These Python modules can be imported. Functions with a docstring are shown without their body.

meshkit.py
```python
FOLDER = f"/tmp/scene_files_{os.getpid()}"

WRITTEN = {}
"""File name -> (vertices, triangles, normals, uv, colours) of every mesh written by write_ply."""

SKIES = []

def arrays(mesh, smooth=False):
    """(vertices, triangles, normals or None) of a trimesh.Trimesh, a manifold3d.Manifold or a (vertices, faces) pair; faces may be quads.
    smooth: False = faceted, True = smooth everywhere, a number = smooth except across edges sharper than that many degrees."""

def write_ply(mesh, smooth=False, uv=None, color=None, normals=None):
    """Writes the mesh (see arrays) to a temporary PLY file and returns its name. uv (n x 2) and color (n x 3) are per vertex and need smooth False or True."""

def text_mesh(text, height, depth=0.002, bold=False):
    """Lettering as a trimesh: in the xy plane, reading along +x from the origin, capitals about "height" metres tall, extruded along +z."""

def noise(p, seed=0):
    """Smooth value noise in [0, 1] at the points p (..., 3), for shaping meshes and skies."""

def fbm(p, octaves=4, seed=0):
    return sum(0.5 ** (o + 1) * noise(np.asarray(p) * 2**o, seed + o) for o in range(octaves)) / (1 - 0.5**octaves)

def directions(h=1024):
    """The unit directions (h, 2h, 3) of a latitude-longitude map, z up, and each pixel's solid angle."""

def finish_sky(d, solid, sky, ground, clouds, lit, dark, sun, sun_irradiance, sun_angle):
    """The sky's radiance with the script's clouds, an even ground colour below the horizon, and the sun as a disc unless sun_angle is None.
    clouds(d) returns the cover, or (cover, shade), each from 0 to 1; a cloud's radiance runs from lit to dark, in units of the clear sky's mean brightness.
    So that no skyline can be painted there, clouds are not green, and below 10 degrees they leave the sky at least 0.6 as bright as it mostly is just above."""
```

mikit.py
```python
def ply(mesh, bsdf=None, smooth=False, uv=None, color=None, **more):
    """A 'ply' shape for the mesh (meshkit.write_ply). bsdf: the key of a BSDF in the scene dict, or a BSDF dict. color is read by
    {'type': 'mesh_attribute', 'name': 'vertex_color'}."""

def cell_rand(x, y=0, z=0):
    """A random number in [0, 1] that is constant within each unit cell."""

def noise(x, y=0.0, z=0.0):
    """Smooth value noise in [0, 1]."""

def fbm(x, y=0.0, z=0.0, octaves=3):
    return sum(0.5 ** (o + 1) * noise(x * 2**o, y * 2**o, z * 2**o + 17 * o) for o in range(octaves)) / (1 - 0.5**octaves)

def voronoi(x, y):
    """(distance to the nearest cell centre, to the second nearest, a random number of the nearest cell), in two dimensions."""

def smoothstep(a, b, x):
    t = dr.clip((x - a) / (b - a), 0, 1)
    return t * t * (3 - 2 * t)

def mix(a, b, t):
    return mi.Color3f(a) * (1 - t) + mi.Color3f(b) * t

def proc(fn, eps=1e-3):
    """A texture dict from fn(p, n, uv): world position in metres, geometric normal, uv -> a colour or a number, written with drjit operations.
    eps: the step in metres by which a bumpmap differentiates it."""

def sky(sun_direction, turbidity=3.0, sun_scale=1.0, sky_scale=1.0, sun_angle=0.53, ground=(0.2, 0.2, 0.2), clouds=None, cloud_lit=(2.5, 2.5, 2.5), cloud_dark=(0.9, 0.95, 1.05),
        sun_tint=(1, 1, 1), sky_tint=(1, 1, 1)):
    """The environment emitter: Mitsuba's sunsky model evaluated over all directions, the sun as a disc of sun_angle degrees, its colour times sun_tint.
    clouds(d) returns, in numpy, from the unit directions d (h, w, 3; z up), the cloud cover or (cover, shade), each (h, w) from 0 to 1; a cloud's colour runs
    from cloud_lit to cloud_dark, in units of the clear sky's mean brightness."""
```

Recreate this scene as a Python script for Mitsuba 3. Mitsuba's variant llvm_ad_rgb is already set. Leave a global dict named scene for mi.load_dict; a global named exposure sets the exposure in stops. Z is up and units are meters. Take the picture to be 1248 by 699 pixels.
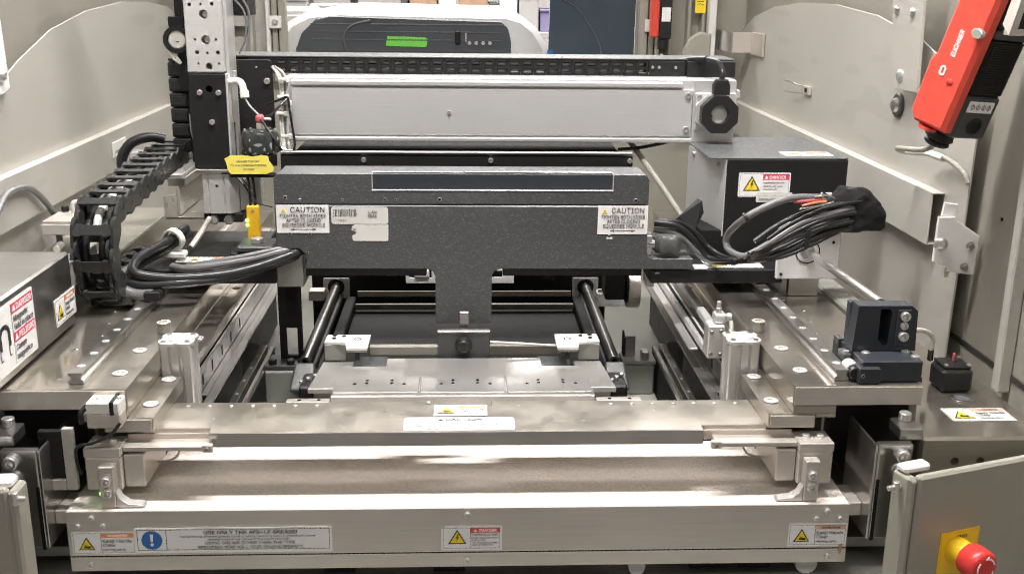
import math, random
import numpy as np, trimesh, manifold3d as m3
from shapely.geometry import Polygon, box as sbox
import drjit as dr
import mitsuba as mi
import mikit, meshkit
from mikit import proc, noise, fbm, voronoi, smoothstep, mix

random.seed(7)
rng = np.random.default_rng(7)
T = mi.ScalarTransform4f
scene, labels = {}, {}
exposure = 0.12

# ------------------------------------------------------------------ camera
F_PX, YAW, PITCH, ROLL = 1306.0, 0.0459, 0.2812, 0.0118      # focal length in pixels of a 1248 wide picture
CAM = np.array([0.0, 0.0, 1.6])
fw = np.array([math.sin(YAW) * math.cos(PITCH), math.cos(YAW) * math.cos(PITCH), -math.sin(PITCH)])
rt = np.array([math.cos(YAW), -math.sin(YAW), 0.0])
up = np.cross(rt, fw)
up = up * math.cos(ROLL) - rt * math.sin(ROLL)
scene['camera'] = {'type': 'perspective', 'fov': math.degrees(2 * math.atan(624 / F_PX)), 'fov_axis': 'x', 'near_clip': 0.05, 'far_clip': 60.0,
                   'to_world': T().look_at(origin=CAM.tolist(), target=(CAM + fw).tolist(), up=up.tolist())}

# ------------------------------------------------------------------ lamps out of view, placed to light the machine and hall (built below with their housings)
CEIL = 3.3
LAMPS = [  # x, y, z, half length x, half width y, radiance
    (0.03, 1.262, 2.75, 0.62, 0.045, 158.0),
    (0.0, -0.8, 3.05, 1.2, 0.18, 9.5),
    (-0.2, 3.6, 3.15, 1.3, 0.22, 16.0),
    (0.2, 5.0, 3.15, 1.8, 0.22, 20.0),
    (0.55, 7.0, 3.15, 0.9, 0.5, 16.0),  # out of view, set where the support table mirrors it
]


# ------------------------------------------------------------------ materials
def rgb(*c):
    return {'type': 'rgb', 'value': list(c)}


def mat(key, base, rough=0.5, metal=0.0, spec=0.5, **more):
    scene[key] = {'type': 'twosided', 'bsdf': {'type': 'principled', 'base_color': base if isinstance(base, dict) else rgb(*base),
                  'roughness': rough, 'metallic': metal, 'specular': spec, **more}}
    return key


def bumped(key, tex, height, base, rough=0.5, metal=0.0, **more):
    scene[key] = {'type': 'twosided', 'bsdf': {'type': 'bumpmap', 'arbitrary': tex, 'scale': height, 'bsdf': {
        'type': 'principled', 'base_color': base if isinstance(base, dict) else rgb(*base), 'roughness': rough, 'metallic': metal, 'specular': 0.5, **more}}}
    return key


def smudged(a, b, s=9.0):
    """Metal that handling and grease have marked: patches and fine scratches."""
    def fn(p, n, uv):
        t = fbm(p.x * s, p.y * s, p.z * s, 4)
        k = noise(p.x * 14, p.y * 1100, p.z * 1100)
        return mix(a, b, smoothstep(0.3, 0.75, t)) * (0.95 + 0.09 * k)
    return proc(fn)


def smudge_rough(lo, hi, s=14.0):
    def fn(p, n, uv):
        return lo + (hi - lo) * smoothstep(0.3, 0.75, fbm(p.x * s, p.y * s, p.z * s + 3.0, 4))
    return proc(fn)


R_NICKEL = smudge_rough(0.24, 0.36, 24.0)
mat('nickel', smudged((0.53, 0.49, 0.43), (0.60, 0.56, 0.50)), R_NICKEL, 0.92)
mat('nickel_face', smudged((0.63, 0.585, 0.535), (0.69, 0.64, 0.59), 5.0), smudge_rough(0.38, 0.5), 0.62)
mat('deck_plate_finish', smudged((0.50, 0.46, 0.405), (0.57, 0.53, 0.47), 7.0), smudge_rough(0.12, 0.28), 0.9)
mat('dull_steel', smudged((0.30, 0.29, 0.275), (0.38, 0.37, 0.355)), smudge_rough(0.25, 0.4), 0.85)
mat('dark_steel', smudged((0.13, 0.13, 0.128), (0.18, 0.18, 0.176)), smudge_rough(0.2, 0.35), 0.85)
mat('ground_steel', smudged((0.50, 0.49, 0.47), (0.62, 0.61, 0.59)), smudge_rough(0.15, 0.3), 0.95)
mat('bright_steel', (0.76, 0.75, 0.73), 0.32, 0.85)
mat('polished_rod', (0.62, 0.61, 0.59), 0.26, 0.88)
mat('table_steel', smudged((0.66, 0.645, 0.62), (0.74, 0.725, 0.70), 6.0), smudge_rough(0.26, 0.4), 0.8)


def grain(p, n, uv):
    return noise(p.x * 700, p.y * 700, p.z * 700) + 0.5 * noise(p.x * 1500, p.y * 1500, p.z * 1500)


def tray_colour(p, n, uv):
    k = noise(p.x * 620, p.y * 620, p.z * 620) * 0.6 + noise(p.x * 1300, p.y * 1300, p.z * 1300) * 0.4
    return mix((0.58, 0.53, 0.485), (0.77, 0.71, 0.66), smoothstep(0.25, 0.75, k))


bumped('blasted_steel', proc(grain, 3e-4), 0.00022, proc(tray_colour), 0.62, 0.1)


def hammer(p, n, uv):
    return noise(p.x * 260, p.y * 260, p.z * 260) + 0.4 * noise(p.x * 620, p.y * 620, p.z * 620)


def dark_fleck(p, n, uv):
    k = noise(p.x * 430, p.y * 430, p.z * 430)
    j = cell_rand3(p)
    return mix((0.068, 0.072, 0.075), (0.108, 0.113, 0.115), smoothstep(0.45, 0.95, k)) + smoothstep(0.988, 0.994, j) * mi.Color3f(0.05, 0.05, 0.05)


def cell_rand3(p):
    return mikit.cell_rand(p.x * 640, p.y * 640, p.z * 640)


bumped('hammered_paint', proc(hammer), 0.00028, proc(dark_fleck), smudge_rough(0.3, 0.52, 7.0), 0.0)
mat('slate_anodised', (0.036, 0.041, 0.050), 0.42, 0.2)
mat('black_plate', (0.012, 0.0125, 0.013), 0.5, 0.0, 0.3)
mat('black_matt', (0.012, 0.012, 0.012), 0.7, 0.0, 0.2)
mat('black_plastic', (0.016, 0.017, 0.0175), 0.4, 0.0, 0.4)
mat('chain_plastic', (0.020, 0.0215, 0.022), 0.36, 0.0, 0.45)
mat('charcoal_plastic', (0.055, 0.058, 0.058), 0.4)
mat('black_rubber', (0.015, 0.015, 0.016), 0.3, 0.0, 0.45)
mat('grey_cable', (0.15, 0.15, 0.155), 0.33)
mat('dark_cable', (0.022, 0.023, 0.025), 0.26)
mat('pale_cable', (0.55, 0.54, 0.50), 0.4)
mat('white_plastic', (0.72, 0.71, 0.66), 0.4)
mat('gland_plastic', (0.10, 0.105, 0.105), 0.28)
mat('alu', smudged((0.66, 0.66, 0.67), (0.70, 0.70, 0.71), 4.0), 0.42, 0.55)
mat('alu_profile', (0.74, 0.735, 0.72), 0.34, 0.6)
mat('alu_column', smudged((0.60, 0.595, 0.585), (0.65, 0.645, 0.635), 6.0), 0.45, 0.4)


def wall_colour(p, n, uv):
    t = fbm(p.x * 3, p.y * 3, p.z * 3, 4)
    scuff = smoothstep(0.66, 0.72, noise(p.x * 22, p.y * 9, p.z * 34)) * smoothstep(0.5, 0.6, noise(p.x * 5, p.y * 5, p.z * 5))
    return mix((0.40, 0.382, 0.348), (0.43, 0.412, 0.378), t) * (1 - 0.06 * scuff)


bumped('cream_paint', proc(lambda p, n, uv: noise(p.x * 240, p.y * 240, p.z * 240), 1e-3), 0.00010, proc(wall_colour), smudge_rough(0.34, 0.5, 5.0))
mat('taupe_paint', (0.285, 0.27, 0.235), 0.42)
mat('olive_paint', proc(lambda p, n, uv: mix((0.30, 0.29, 0.245), (0.335, 0.32, 0.275), fbm(p.x * 9, p.y * 9, p.z * 9, 4))), smudge_rough(0.3, 0.45, 6.0))
mat('pan_paint', (0.235, 0.24, 0.215), 0.4)
mat('dome_plastic', proc(lambda p, n, uv: mix((0.035, 0.04, 0.04), (0.30, 0.31, 0.30), smoothstep(0.72, 0.80, noise(p.x * 210, p.y * 210, p.z * 130)))), 0.12)
mat('white_paint', (0.72, 0.71, 0.69), 0.4)
mat('gloss_white', (0.82, 0.82, 0.82), 0.22)
mat('dark_window', (0.085, 0.095, 0.112), 0.14)
mat('slate_panel', (0.055, 0.075, 0.10), 0.14)
mat('label_white', (0.86, 0.855, 0.85), 0.32)
mat('label_dirty', (0.66, 0.655, 0.63), 0.45)
mat('ink_black', (0.02, 0.02, 0.022), 0.5)
mat('ink_grey', (0.11, 0.11, 0.12), 0.5)
mat('ink_red', (0.62, 0.075, 0.07), 0.4)
mat('ink_crimson', (0.66, 0.07, 0.12), 0.4)
mat('ink_orange', (0.80, 0.30, 0.12), 0.4)
mat('ink_faded', (0.72, 0.42, 0.30), 0.4)
mat('ink_yellow', (0.90, 0.66, 0.04), 0.4)
mat('ink_blue', (0.03, 0.15, 0.45), 0.4)
mat('signal_yellow', (0.86, 0.58, 0.02), 0.38)
mat('sensor_yellow', (0.80, 0.47, 0.02), 0.35)
mat('tag_yellow', (0.70, 0.60, 0.10), 0.5)
mat('signal_red', (0.62, 0.045, 0.04), 0.3)
mat('switch_red', (0.66, 0.075, 0.05), 0.38)
mat('wire_red', (0.55, 0.12, 0.13), 0.4)
mat('wire_orange', (0.62, 0.22, 0.12), 0.4)
mat('green_tape', (0.20, 0.72, 0.10), 0.5)
mat('cardboard', (0.42, 0.27, 0.18), 0.7)
mat('hall_grey', (0.45, 0.44, 0.43), 0.6)
mat('hall_white', (0.80, 0.79, 0.77), 0.7)
mat('hall_dark', (0.10, 0.10, 0.105), 0.5)
mat('violet_bin', (0.22, 0.21, 0.36), 0.5)
mat('concrete', proc(lambda p, n, uv: mix((0.28, 0.27, 0.25), (0.36, 0.35, 0.33), fbm(p.x * 2, p.y * 2, 0.0, 3))), 0.45)
scene['glass_clear'] = {'type': 'dielectric', 'int_ior': 1.49}


# ------------------------------------------------------------------ mesh helpers
def A(*v):
    return np.array(v, float)


def cat(*ms):
    return trimesh.util.concatenate([x for x in ms if x is not None])


def hull(pts):
    return trimesh.Trimesh(np.asarray(pts, float)).convex_hull if False else trimesh.convex.convex_hull(np.asarray(pts, float))


def bx(x0, x1, y0, y1, z0, z1, c=0.0012):
    """A box with chamfered edges."""
    x0, x1, y0, y1, z0, z1 = min(x0, x1), max(x0, x1), min(y0, y1), max(y0, y1), min(z0, z1), max(z0, z1)
    c = min(c, 0.3 * (x1 - x0), 0.3 * (y1 - y0), 0.3 * (z1 - z0))
    pts = []
    for x, sx in ((x0, 1), (x1, -1)):
        for y, sy in ((y0, 1), (y1, -1)):
            for z, sz in ((z0, 1), (z1, -1)):
                pts += [(x + sx * c, y + sy * c, z), (x + sx * c, y, z + sz * c), (x, y + sy * c, z + sz * c)]
    return hull(pts)


def frame(o, u, v):
    """4 x 4 matrix: local x along u, y along v (made square to u), z along u x v, origin o."""
    u = np.asarray(u, float) / np.linalg.norm(u)
    v = np.asarray(v, float) - np.dot(v, u) * u
    v /= np.linalg.norm(v)
    m = np.eye(4)
    m[:3, 0], m[:3, 1], m[:3, 2], m[:3, 3] = u, v, np.cross(u, v), o
    return m


def moved(mesh, m):
    mesh = mesh.copy()
    mesh.apply_transform(m)
    return mesh


def axis_frame(o, z):
    z = np.asarray(z, float) / np.linalg.norm(z)
    x = np.cross([0, 0, 1.0] if abs(z[2]) < 0.9 else [0, 1.0, 0], z)
    x /= np.linalg.norm(x)
    m = np.eye(4)
    m[:3, 0], m[:3, 1], m[:3, 2], m[:3, 3] = x, np.cross(z, x), z, o
    return m


def lathe(profile, o, z, n=24, phase=0.0):
    """Profile of (radius, height) pairs turned about the axis z through o; the ends are closed."""
    prof = [(max(r, 0.0), h) for r, h in profile]
    if prof[0][0] > 0:
        prof = [(0.0, prof[0][1])] + prof
    if prof[-1][0] > 0:
        prof = prof + [(0.0, prof[-1][1])]
    a = np.arange(n) * 2 * math.pi / n + phase
    v, f, rows = [], [], []
    for r, h in prof:
        if r == 0:
            rows.append([len(v)])
            v.append((0, 0, h))
        else:
            rows.append(list(range(len(v), len(v) + n)))
            v += [(r * math.cos(t), r * math.sin(t), h) for t in a]
    for p, q in zip(rows[:-1], rows[1:]):
        for i in range(n):
            j = (i + 1) % n
            if len(p) == 1 and len(q) == 1:
                continue
            if len(p) == 1:
                f.append((p[0], q[j], q[i]))
            elif len(q) == 1:
                f.append((p[i], p[j], q[0]))
            else:
                f += [(p[i], p[j], q[j]), (p[i], q[j], q[i])]
    return moved(trimesh.Trimesh(np.array(v, float), np.array(f), process=False), axis_frame(o, z))


def cyl(p0, p1, r, n=24, c=0.0008, r1=None):
    p0, p1 = np.asarray(p0, float), np.asarray(p1, float)
    h = np.linalg.norm(p1 - p0)
    r1 = r if r1 is None else r1
    c = min(c, 0.3 * min(r, r1), 0.3 * h)
    return lathe([(r - c, 0), (r, c), (r1, h - c), (r1 - c, h)], p0, p1 - p0, n)


def ring(o, z, ro, ri, h, n=32):
    a = [(ri, 0), (ro - 0.0004, 0), (ro, 0.0004), (ro, h - 0.0004), (ro - 0.0004, h), (ri, h), (ri, 0)]
    t = np.arange(n) * 2 * math.pi / n
    v = np.array([[(r * math.cos(x), r * math.sin(x), z_) for x in t] for r, z_ in a]).reshape(-1, 3)
    f = []
    for k in range(len(a) - 1):
        for i in range(n):
            j = (i + 1) % n
            f += [(k * n + i, k * n + j, k * n + n + j), (k * n + i, k * n + n + j, k * n + n + i)]
    return moved(trimesh.Trimesh(v, np.array(f), process=False), axis_frame(o, z))


def smooth_path(pts, n=8):
    """Catmull-Rom through the points."""
    p = [np.asarray(x, float) for x in pts]
    p = [2 * p[0] - p[1]] + p + [2 * p[-1] - p[-2]]
    out = []
    for a, b, c, d in zip(p, p[1:], p[2:], p[3:]):
        for k in range(n):
            t = k / n
            out.append(0.5 * (2 * b + (c - a) * t + (2 * a - 5 * b + 4 * c - d) * t * t + (3 * b - a - 3 * c + d) * t ** 3))
    out.append(p[-2])
    return np.array(out)


def tube(pts, r, n=12, fine=8, taper=None):
    p = smooth_path(pts, fine) if fine else np.asarray(pts, float)
    tan = np.gradient(p, axis=0)
    tan /= np.linalg.norm(tan, axis=1, keepdims=True) + 1e-12
    nrm = np.cross(tan[0], [0.3, 0.5, 0.81])
    nrm /= np.linalg.norm(nrm)
    v, a = [], np.arange(n) * 2 * math.pi / n
    for k in range(len(p)):
        nrm = nrm - np.dot(nrm, tan[k]) * tan[k]
        nrm /= np.linalg.norm(nrm)
        b = np.cross(tan[k], nrm)
        rk = r if taper is None else r * (1 + (taper - 1) * k / (len(p) - 1))
        v.append(p[k] + rk * (np.cos(a)[:, None] * nrm + np.sin(a)[:, None] * b))
    v = np.vstack(v + [p[:1], p[-1:]])
    m, f = len(p), []
    for k in range(m - 1):
        for i in range(n):
            j = (i + 1) % n
            f += [(k * n + i, k * n + j, k * n + n + j), (k * n + i, k * n + n + j, k * n + n + i)]
    for i in range(n):
        j = (i + 1) % n
        f += [(m * n, j, i), (m * n + 1, (m - 1) * n + i, (m - 1) * n + j)]
    return trimesh.Trimesh(v, np.array(f), process=False)


def prism(poly, h, c=0.001, holes=()):
    """The polygon (x, y points) raised from z = 0 to h with chamfered edges; holes are polygons cut straight through."""
    P = Polygon(poly)
    if P.exterior.is_ccw is False:
        poly = list(poly)[::-1]
        P = Polygon(poly)
    q = np.array(poly, float)
    if c > 0 and not holes:
        e = np.roll(q, -1, 0) - q
        e /= np.linalg.norm(e, axis=1, keepdims=True)
        nrm = np.stack([-e[:, 1], e[:, 0]], 1)               # inward
        a, b = np.roll(nrm, 1, 0), nrm
        inset = q + (a + b) * (c / np.maximum(1 + (a * b).sum(1), 0.3))[:, None]
        n = len(q)
        v = np.vstack([np.c_[inset, np.zeros(n)], np.c_[q, np.full(n, c)], np.c_[q, np.full(n, h - c)], np.c_[inset, np.full(n, h)]])
        f = []
        for k in range(3):
            for i in range(n):
                j = (i + 1) % n
                f += [(k * n + i, k * n + j, k * n + n + j), (k * n + i, k * n + n + j, k * n + n + i)]
        tv, tf = trimesh.creation.triangulate_polygon(Polygon(inset), engine='earcut')
        idx = [int(np.argmin(((inset - x) ** 2).sum(1))) for x in tv]
        for t in tf:
            i, j, k = (idx[t[0]], idx[t[1]], idx[t[2]])
            ar = np.cross(inset[j] - inset[i], inset[k] - inset[i])
            if ar < 0:
                j, k = k, j
            f += [(i, k, j), (3 * n + i, 3 * n + j, 3 * n + k)]
        return trimesh.Trimesh(v, np.array(f), process=False)
    return trimesh.creation.extrude_polygon(Polygon(poly, holes), h, engine='earcut')


XZ = lambda y: frame((0, y, 0), (1, 0, 0), (0, 0, 1))        # noqa: E731  polygon in x, z; raised towards -y (to the viewer)
def plate_xz(poly, y0, y1, c=0.001, holes=()):
    """Polygon in x, z between the depths y0 < y1."""
    return moved(prism(poly, y1 - y0, c, holes), frame((0, y1, 0), (1, 0, 0), (0, 0, 1)))


def plate_yz(poly, x0, x1, c=0.001, holes=()):
    return moved(prism(poly, x1 - x0, c, holes), frame((x0, 0, 0), (0, 1, 0), (0, 0, 1)))


def plate_xy(poly, z0, z1, c=0.001, holes=()):
    return moved(prism(poly, z1 - z0, c, holes), frame((0, 0, z0), (1, 0, 0), (0, 1, 0)))


def circle(cx, cy, r, n=20):
    return [(cx + r * math.cos(2 * math.pi * k / n), cy + r * math.sin(2 * math.pi * k / n)) for k in range(n)]


def rrect(x0, y0, x1, y1, r, n=5):
    out = []
    for cx, cy, a in ((x1 - r, y1 - r, 0), (x0 + r, y1 - r, 90), (x0 + r, y0 + r, 180), (x1 - r, y0 + r, 270)):
        out += [(cx + r * math.cos(math.radians(a + 90 * k / n)), cy + r * math.sin(math.radians(a + 90 * k / n))) for k in range(n + 1)]
    return out


def rbar(x0, x1, y0, y1, z0, z1, r):
    """A block rounded on its long edges and corners."""
    s = trimesh.creation.icosphere(2, r).vertices
    return hull(np.vstack([s + A(x, y, z) for x in (x0 + r, x1 - r) for y in (y0 + r, y1 - r) for z in (z0 + r, z1 - r)]))


def man(mesh):
    mesh = mesh.copy()
    mesh.merge_vertices(merge_tex=True, merge_norm=True)
    return m3.Manifold(m3.Mesh(np.asarray(mesh.vertices, np.float32), np.asarray(mesh.faces, np.uint32)))


def cut(mesh, *tools):
    a = man(mesh)
    for t in tools:
        a = a - man(t)
    m = a.to_mesh()
    return trimesh.Trimesh(np.array(m.vert_properties[:, :3]), np.array(m.tri_verts), process=False)


# ------------------------------------------------------------------ entries
def numbered(name):
    key, k = name, 0
    while key in labels or key in scene or any(s.startswith(key + '__') for s in scene):
        k += 1
        key = f'{name}_{k:03d}'
    return key


def thing(name, label, category, group=None, kind=None):
    key = numbered(name)
    labels[key] = {'label': label, 'category': category}
    if group:
        labels[key]['group'] = group
    if kind:
        labels[key]['kind'] = kind
    return key


def part(parent, name, mesh, m, label=None, smooth=35, **more):
    key = numbered(parent + '__' + name)
    scene[key] = mikit.ply(mesh, m, smooth=smooth, **more)
    if label:
        labels[key] = {'label': label}
    return key


def whole(name, label, category, mesh, m, group=None, smooth=35, **more):
    key = thing(name, label, category, group)
    scene[key] = mikit.ply(mesh, m, smooth=smooth, **more)
    return key


def struct(name, mesh, m, label=None):
    scene[name] = mikit.ply(mesh, m)
    labels[name] = {'kind': 'structure', **({'label': label} if label else {})}
    return name


def bolt(parent, p, n, r=0.005, m='bright_steel', name='bolt', h=None):
    """A socket-head screw: a turned head with a deep hexagon socket."""
    h = h or r * 0.9
    mesh = lathe([(r * 1.0, 0), (r, h * 0.8), (r * 0.86, h), (r * 0.52, h), (r * 0.50, h * 0.05)], p, n, 18)
    return part(parent, name, mesh, m, smooth=30)


def sunk(parent, p, r=0.007):
    """A countersunk screw in a flush washer ring on a plate that faces up."""
    p = A(*p)
    w = part(parent, 'screw', cat(ring(p + A(0, 0, 0.0003), (0, 0, 1), r, r * 0.52, 0.0016, 24),
             lathe([(r * 0.6, 0), (r * 0.6, 0.0005), (r * 0.28, 0.0005), (r * 0.28, 0.0002)], p, (0, 0, 1), 16)), 'alu_profile', smooth=30)
    return w


def dark_hole(parent, p, n, r, rim=None, m='black_matt'):
    """A threaded hole drawn flat: a turned rim round a disc coloured as its shade."""
    rim = rim or r * 1.35
    return part(parent, 'threaded_hole', cat(ring(p, n, rim, r, 0.0008, 20)), 'ground_steel'), part(parent, 'bore_shade', lathe([(r, 0), (r, 0.0003)], p, n, 16), m)  # flat black disc holds the shade of the bore


TEXTS = {}


def words(text, x, y, h, w=None, bold=False, slant=0.0):
    """Lettering in the label plane, h tall, its left end at x and its base line at y; w stretches it to a width."""
    k = (text, bold)
    if k not in TEXTS:
        TEXTS[k] = meshkit.text_mesh(text, 0.01, 0.001, bold)
    m = TEXTS[k].copy()
    v = m.vertices.copy()
    v[:, 0] -= v[:, 0].min()
    sx = (w / v[:, 0].max()) if w else h / 0.01
    v[:, 0] *= sx
    v[:, 1] *= h / 0.01
    v[:, 0] += slant * v[:, 1]
    v[:, 2] = np.where(v[:, 2] > 0.0005, 0.0014, 0.0010)
    v[:, 0] += x
    v[:, 1] += y
    m.vertices = v
    return m


def flat(poly, z, t=0.0003):
    m = prism(poly, t, 0)
    m.apply_translation((0, 0, z))
    return m


def rect(x0, y0, x1, y1, z=0.0006, t=0.0003):
    return flat([(x0, y0), (x1, y0), (x1, y1), (x0, y1)], z, t)


def outline(x0, y0, x1, y1, w, z=0.0006):
    return flat2(Polygon([(x0, y0), (x1, y0), (x1, y1), (x0, y1)], [[(x0 + w, y0 + w), (x1 - w, y0 + w), (x1 - w, y1 - w), (x0 + w, y1 - w)]]), z)


def flat2(P, z, t=0.0003):
    m = trimesh.creation.extrude_polygon(P, t, engine='earcut')
    m.apply_translation((0, 0, z))
    return m


def sticker(parent, M, w, h, layers, base='label_white', corner=0.0015, name='warning_label', label=None, shape=None):
    """A printed label: base sheet plus printed layers [(name, material, mesh in label space)]. M: frame at its lower left corner."""
    k = part(parent, name, moved(prism(shape or rrect(0, 0, w, h, corner, 3), 0.0006, 0), M), base, label, smooth=False)
    for n, m, mesh in layers:
        part(k, n, moved(mesh, M), m, smooth=False)
    return k


def tri(cx, y0, s, z):
    hh = s * 0.87
    return flat([(cx - s / 2, y0), (cx + s / 2, y0), (cx, y0 + hh)], z)


def triangle_sign(cx, y0, s, mark):
    """Yellow warning triangle with black border and a mark."""
    L = [('sign_border', 'ink_black', tri(cx, y0, s, 0.0006)), ('sign_field', 'ink_yellow', tri(cx, y0 + s * 0.07, s * 0.78, 0.001))]
    z = 0.0014
    if mark == 'bolt':
        g = flat([(cx + .03 * s, y0 + .62 * s), (cx - .09 * s, y0 + .36 * s), (cx - .005 * s, y0 + .38 * s), (cx - .05 * s, y0 + .15 * s), (cx + .10 * s, y0 + .44 * s), (cx + .02 * s, y0 + .42 * s), (cx + .08 * s, y0 + .60 * s)], z)
    elif mark == 'hand':
        g = cat(flat(rrect(cx - .02 * s, y0 + .13 * s, cx + .25 * s, y0 + .27 * s, .03 * s, 2), z),
                *[flat(rrect(cx - .16 * s, y0 + (.14 + .045 * k) * s, cx, y0 + (.17 + .045 * k) * s, .012 * s, 2), z) for k in range(3)],
                flat([(cx - .14 * s, y0 + .35 * s), (cx - .02 * s, y0 + .27 * s), (cx + .02 * s, y0 + .29 * s), (cx - .1 * s, y0 + .38 * s)], z))
    else:
        g = cat(flat([(cx - .035 * s, y0 + .5 * s), (cx + .035 * s, y0 + .5 * s), (cx + .02 * s, y0 + .26 * s), (cx - .02 * s, y0 + .26 * s)], z), flat(circle(cx, y0 + .19 * s, .035 * s, 10), z))
    return L + [('sign_mark', 'ink_black', g)]


def at(M, x, y, z):
    return moved_t(M, (x, y, z))


# ================================================================== the hall round the machine, mostly out of view: gives bounce light and reflections
struct('floor', bx(-6, 6, -4, 10, -0.1, 0.0, 0.0), 'concrete', 'unseen grey concrete floor of the production hall')
struct('ceiling', bx(-6, 6, -4, 10, CEIL, CEIL + 0.1, 0.0), 'hall_white', 'unseen white ceiling of the production hall')
struct('wall_back', bx(-6, 6, 9.9, 10, 0.0, CEIL, 0.0), 'hall_white', 'white far wall of the production hall')
struct('wall_left', bx(-6.1, -6, -4, 10, 0.0, CEIL, 0.0), 'hall_white', 'unseen white side wall of the production hall')
struct('wall_right', bx(6, 6.1, -4, 10, 0.0, CEIL, 0.0), 'hall_grey', 'unseen grey side wall of the production hall')
struct('wall_front', bx(-6, 6, -4.1, -4, 0.0, CEIL, 0.0), 'hall_grey', 'unseen grey wall of the production hall behind the camera')
for i, (x, y, z, hx, hy, L) in enumerate(LAMPS):
    k = thing('unseen_ceiling_light', ['unseen light fixture directly above the open machine, placed to cast the bar shadow', 'unseen light fixture in front of the machine, placed to light its front faces',
              'unseen light fixture above the back of the machine, placed to brighten the white machine', 'unseen light fixture over the far aisle, placed to brighten the background', 'unseen wide far light fixture placed to put a highlight on the support table'][i], 'light')
    part(k, 'housing', bx(x - hx - .02, x + hx + .02, y - hy - .02, y + hy + .02, z + .004, z + .06), 'gloss_white')
    scene[k + '__diffuser'] = mikit.ply((np.array([[x - hx, y - hy, z], [x + hx, y - hy, z], [x + hx, y + hy, z], [x - hx, y + hy, z]]), np.array([[0, 2, 1], [0, 3, 2]])),
                                        'gloss_white', emitter={'type': 'area', 'radiance': rgb(L, L * 0.96, L * 0.925)})
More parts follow.
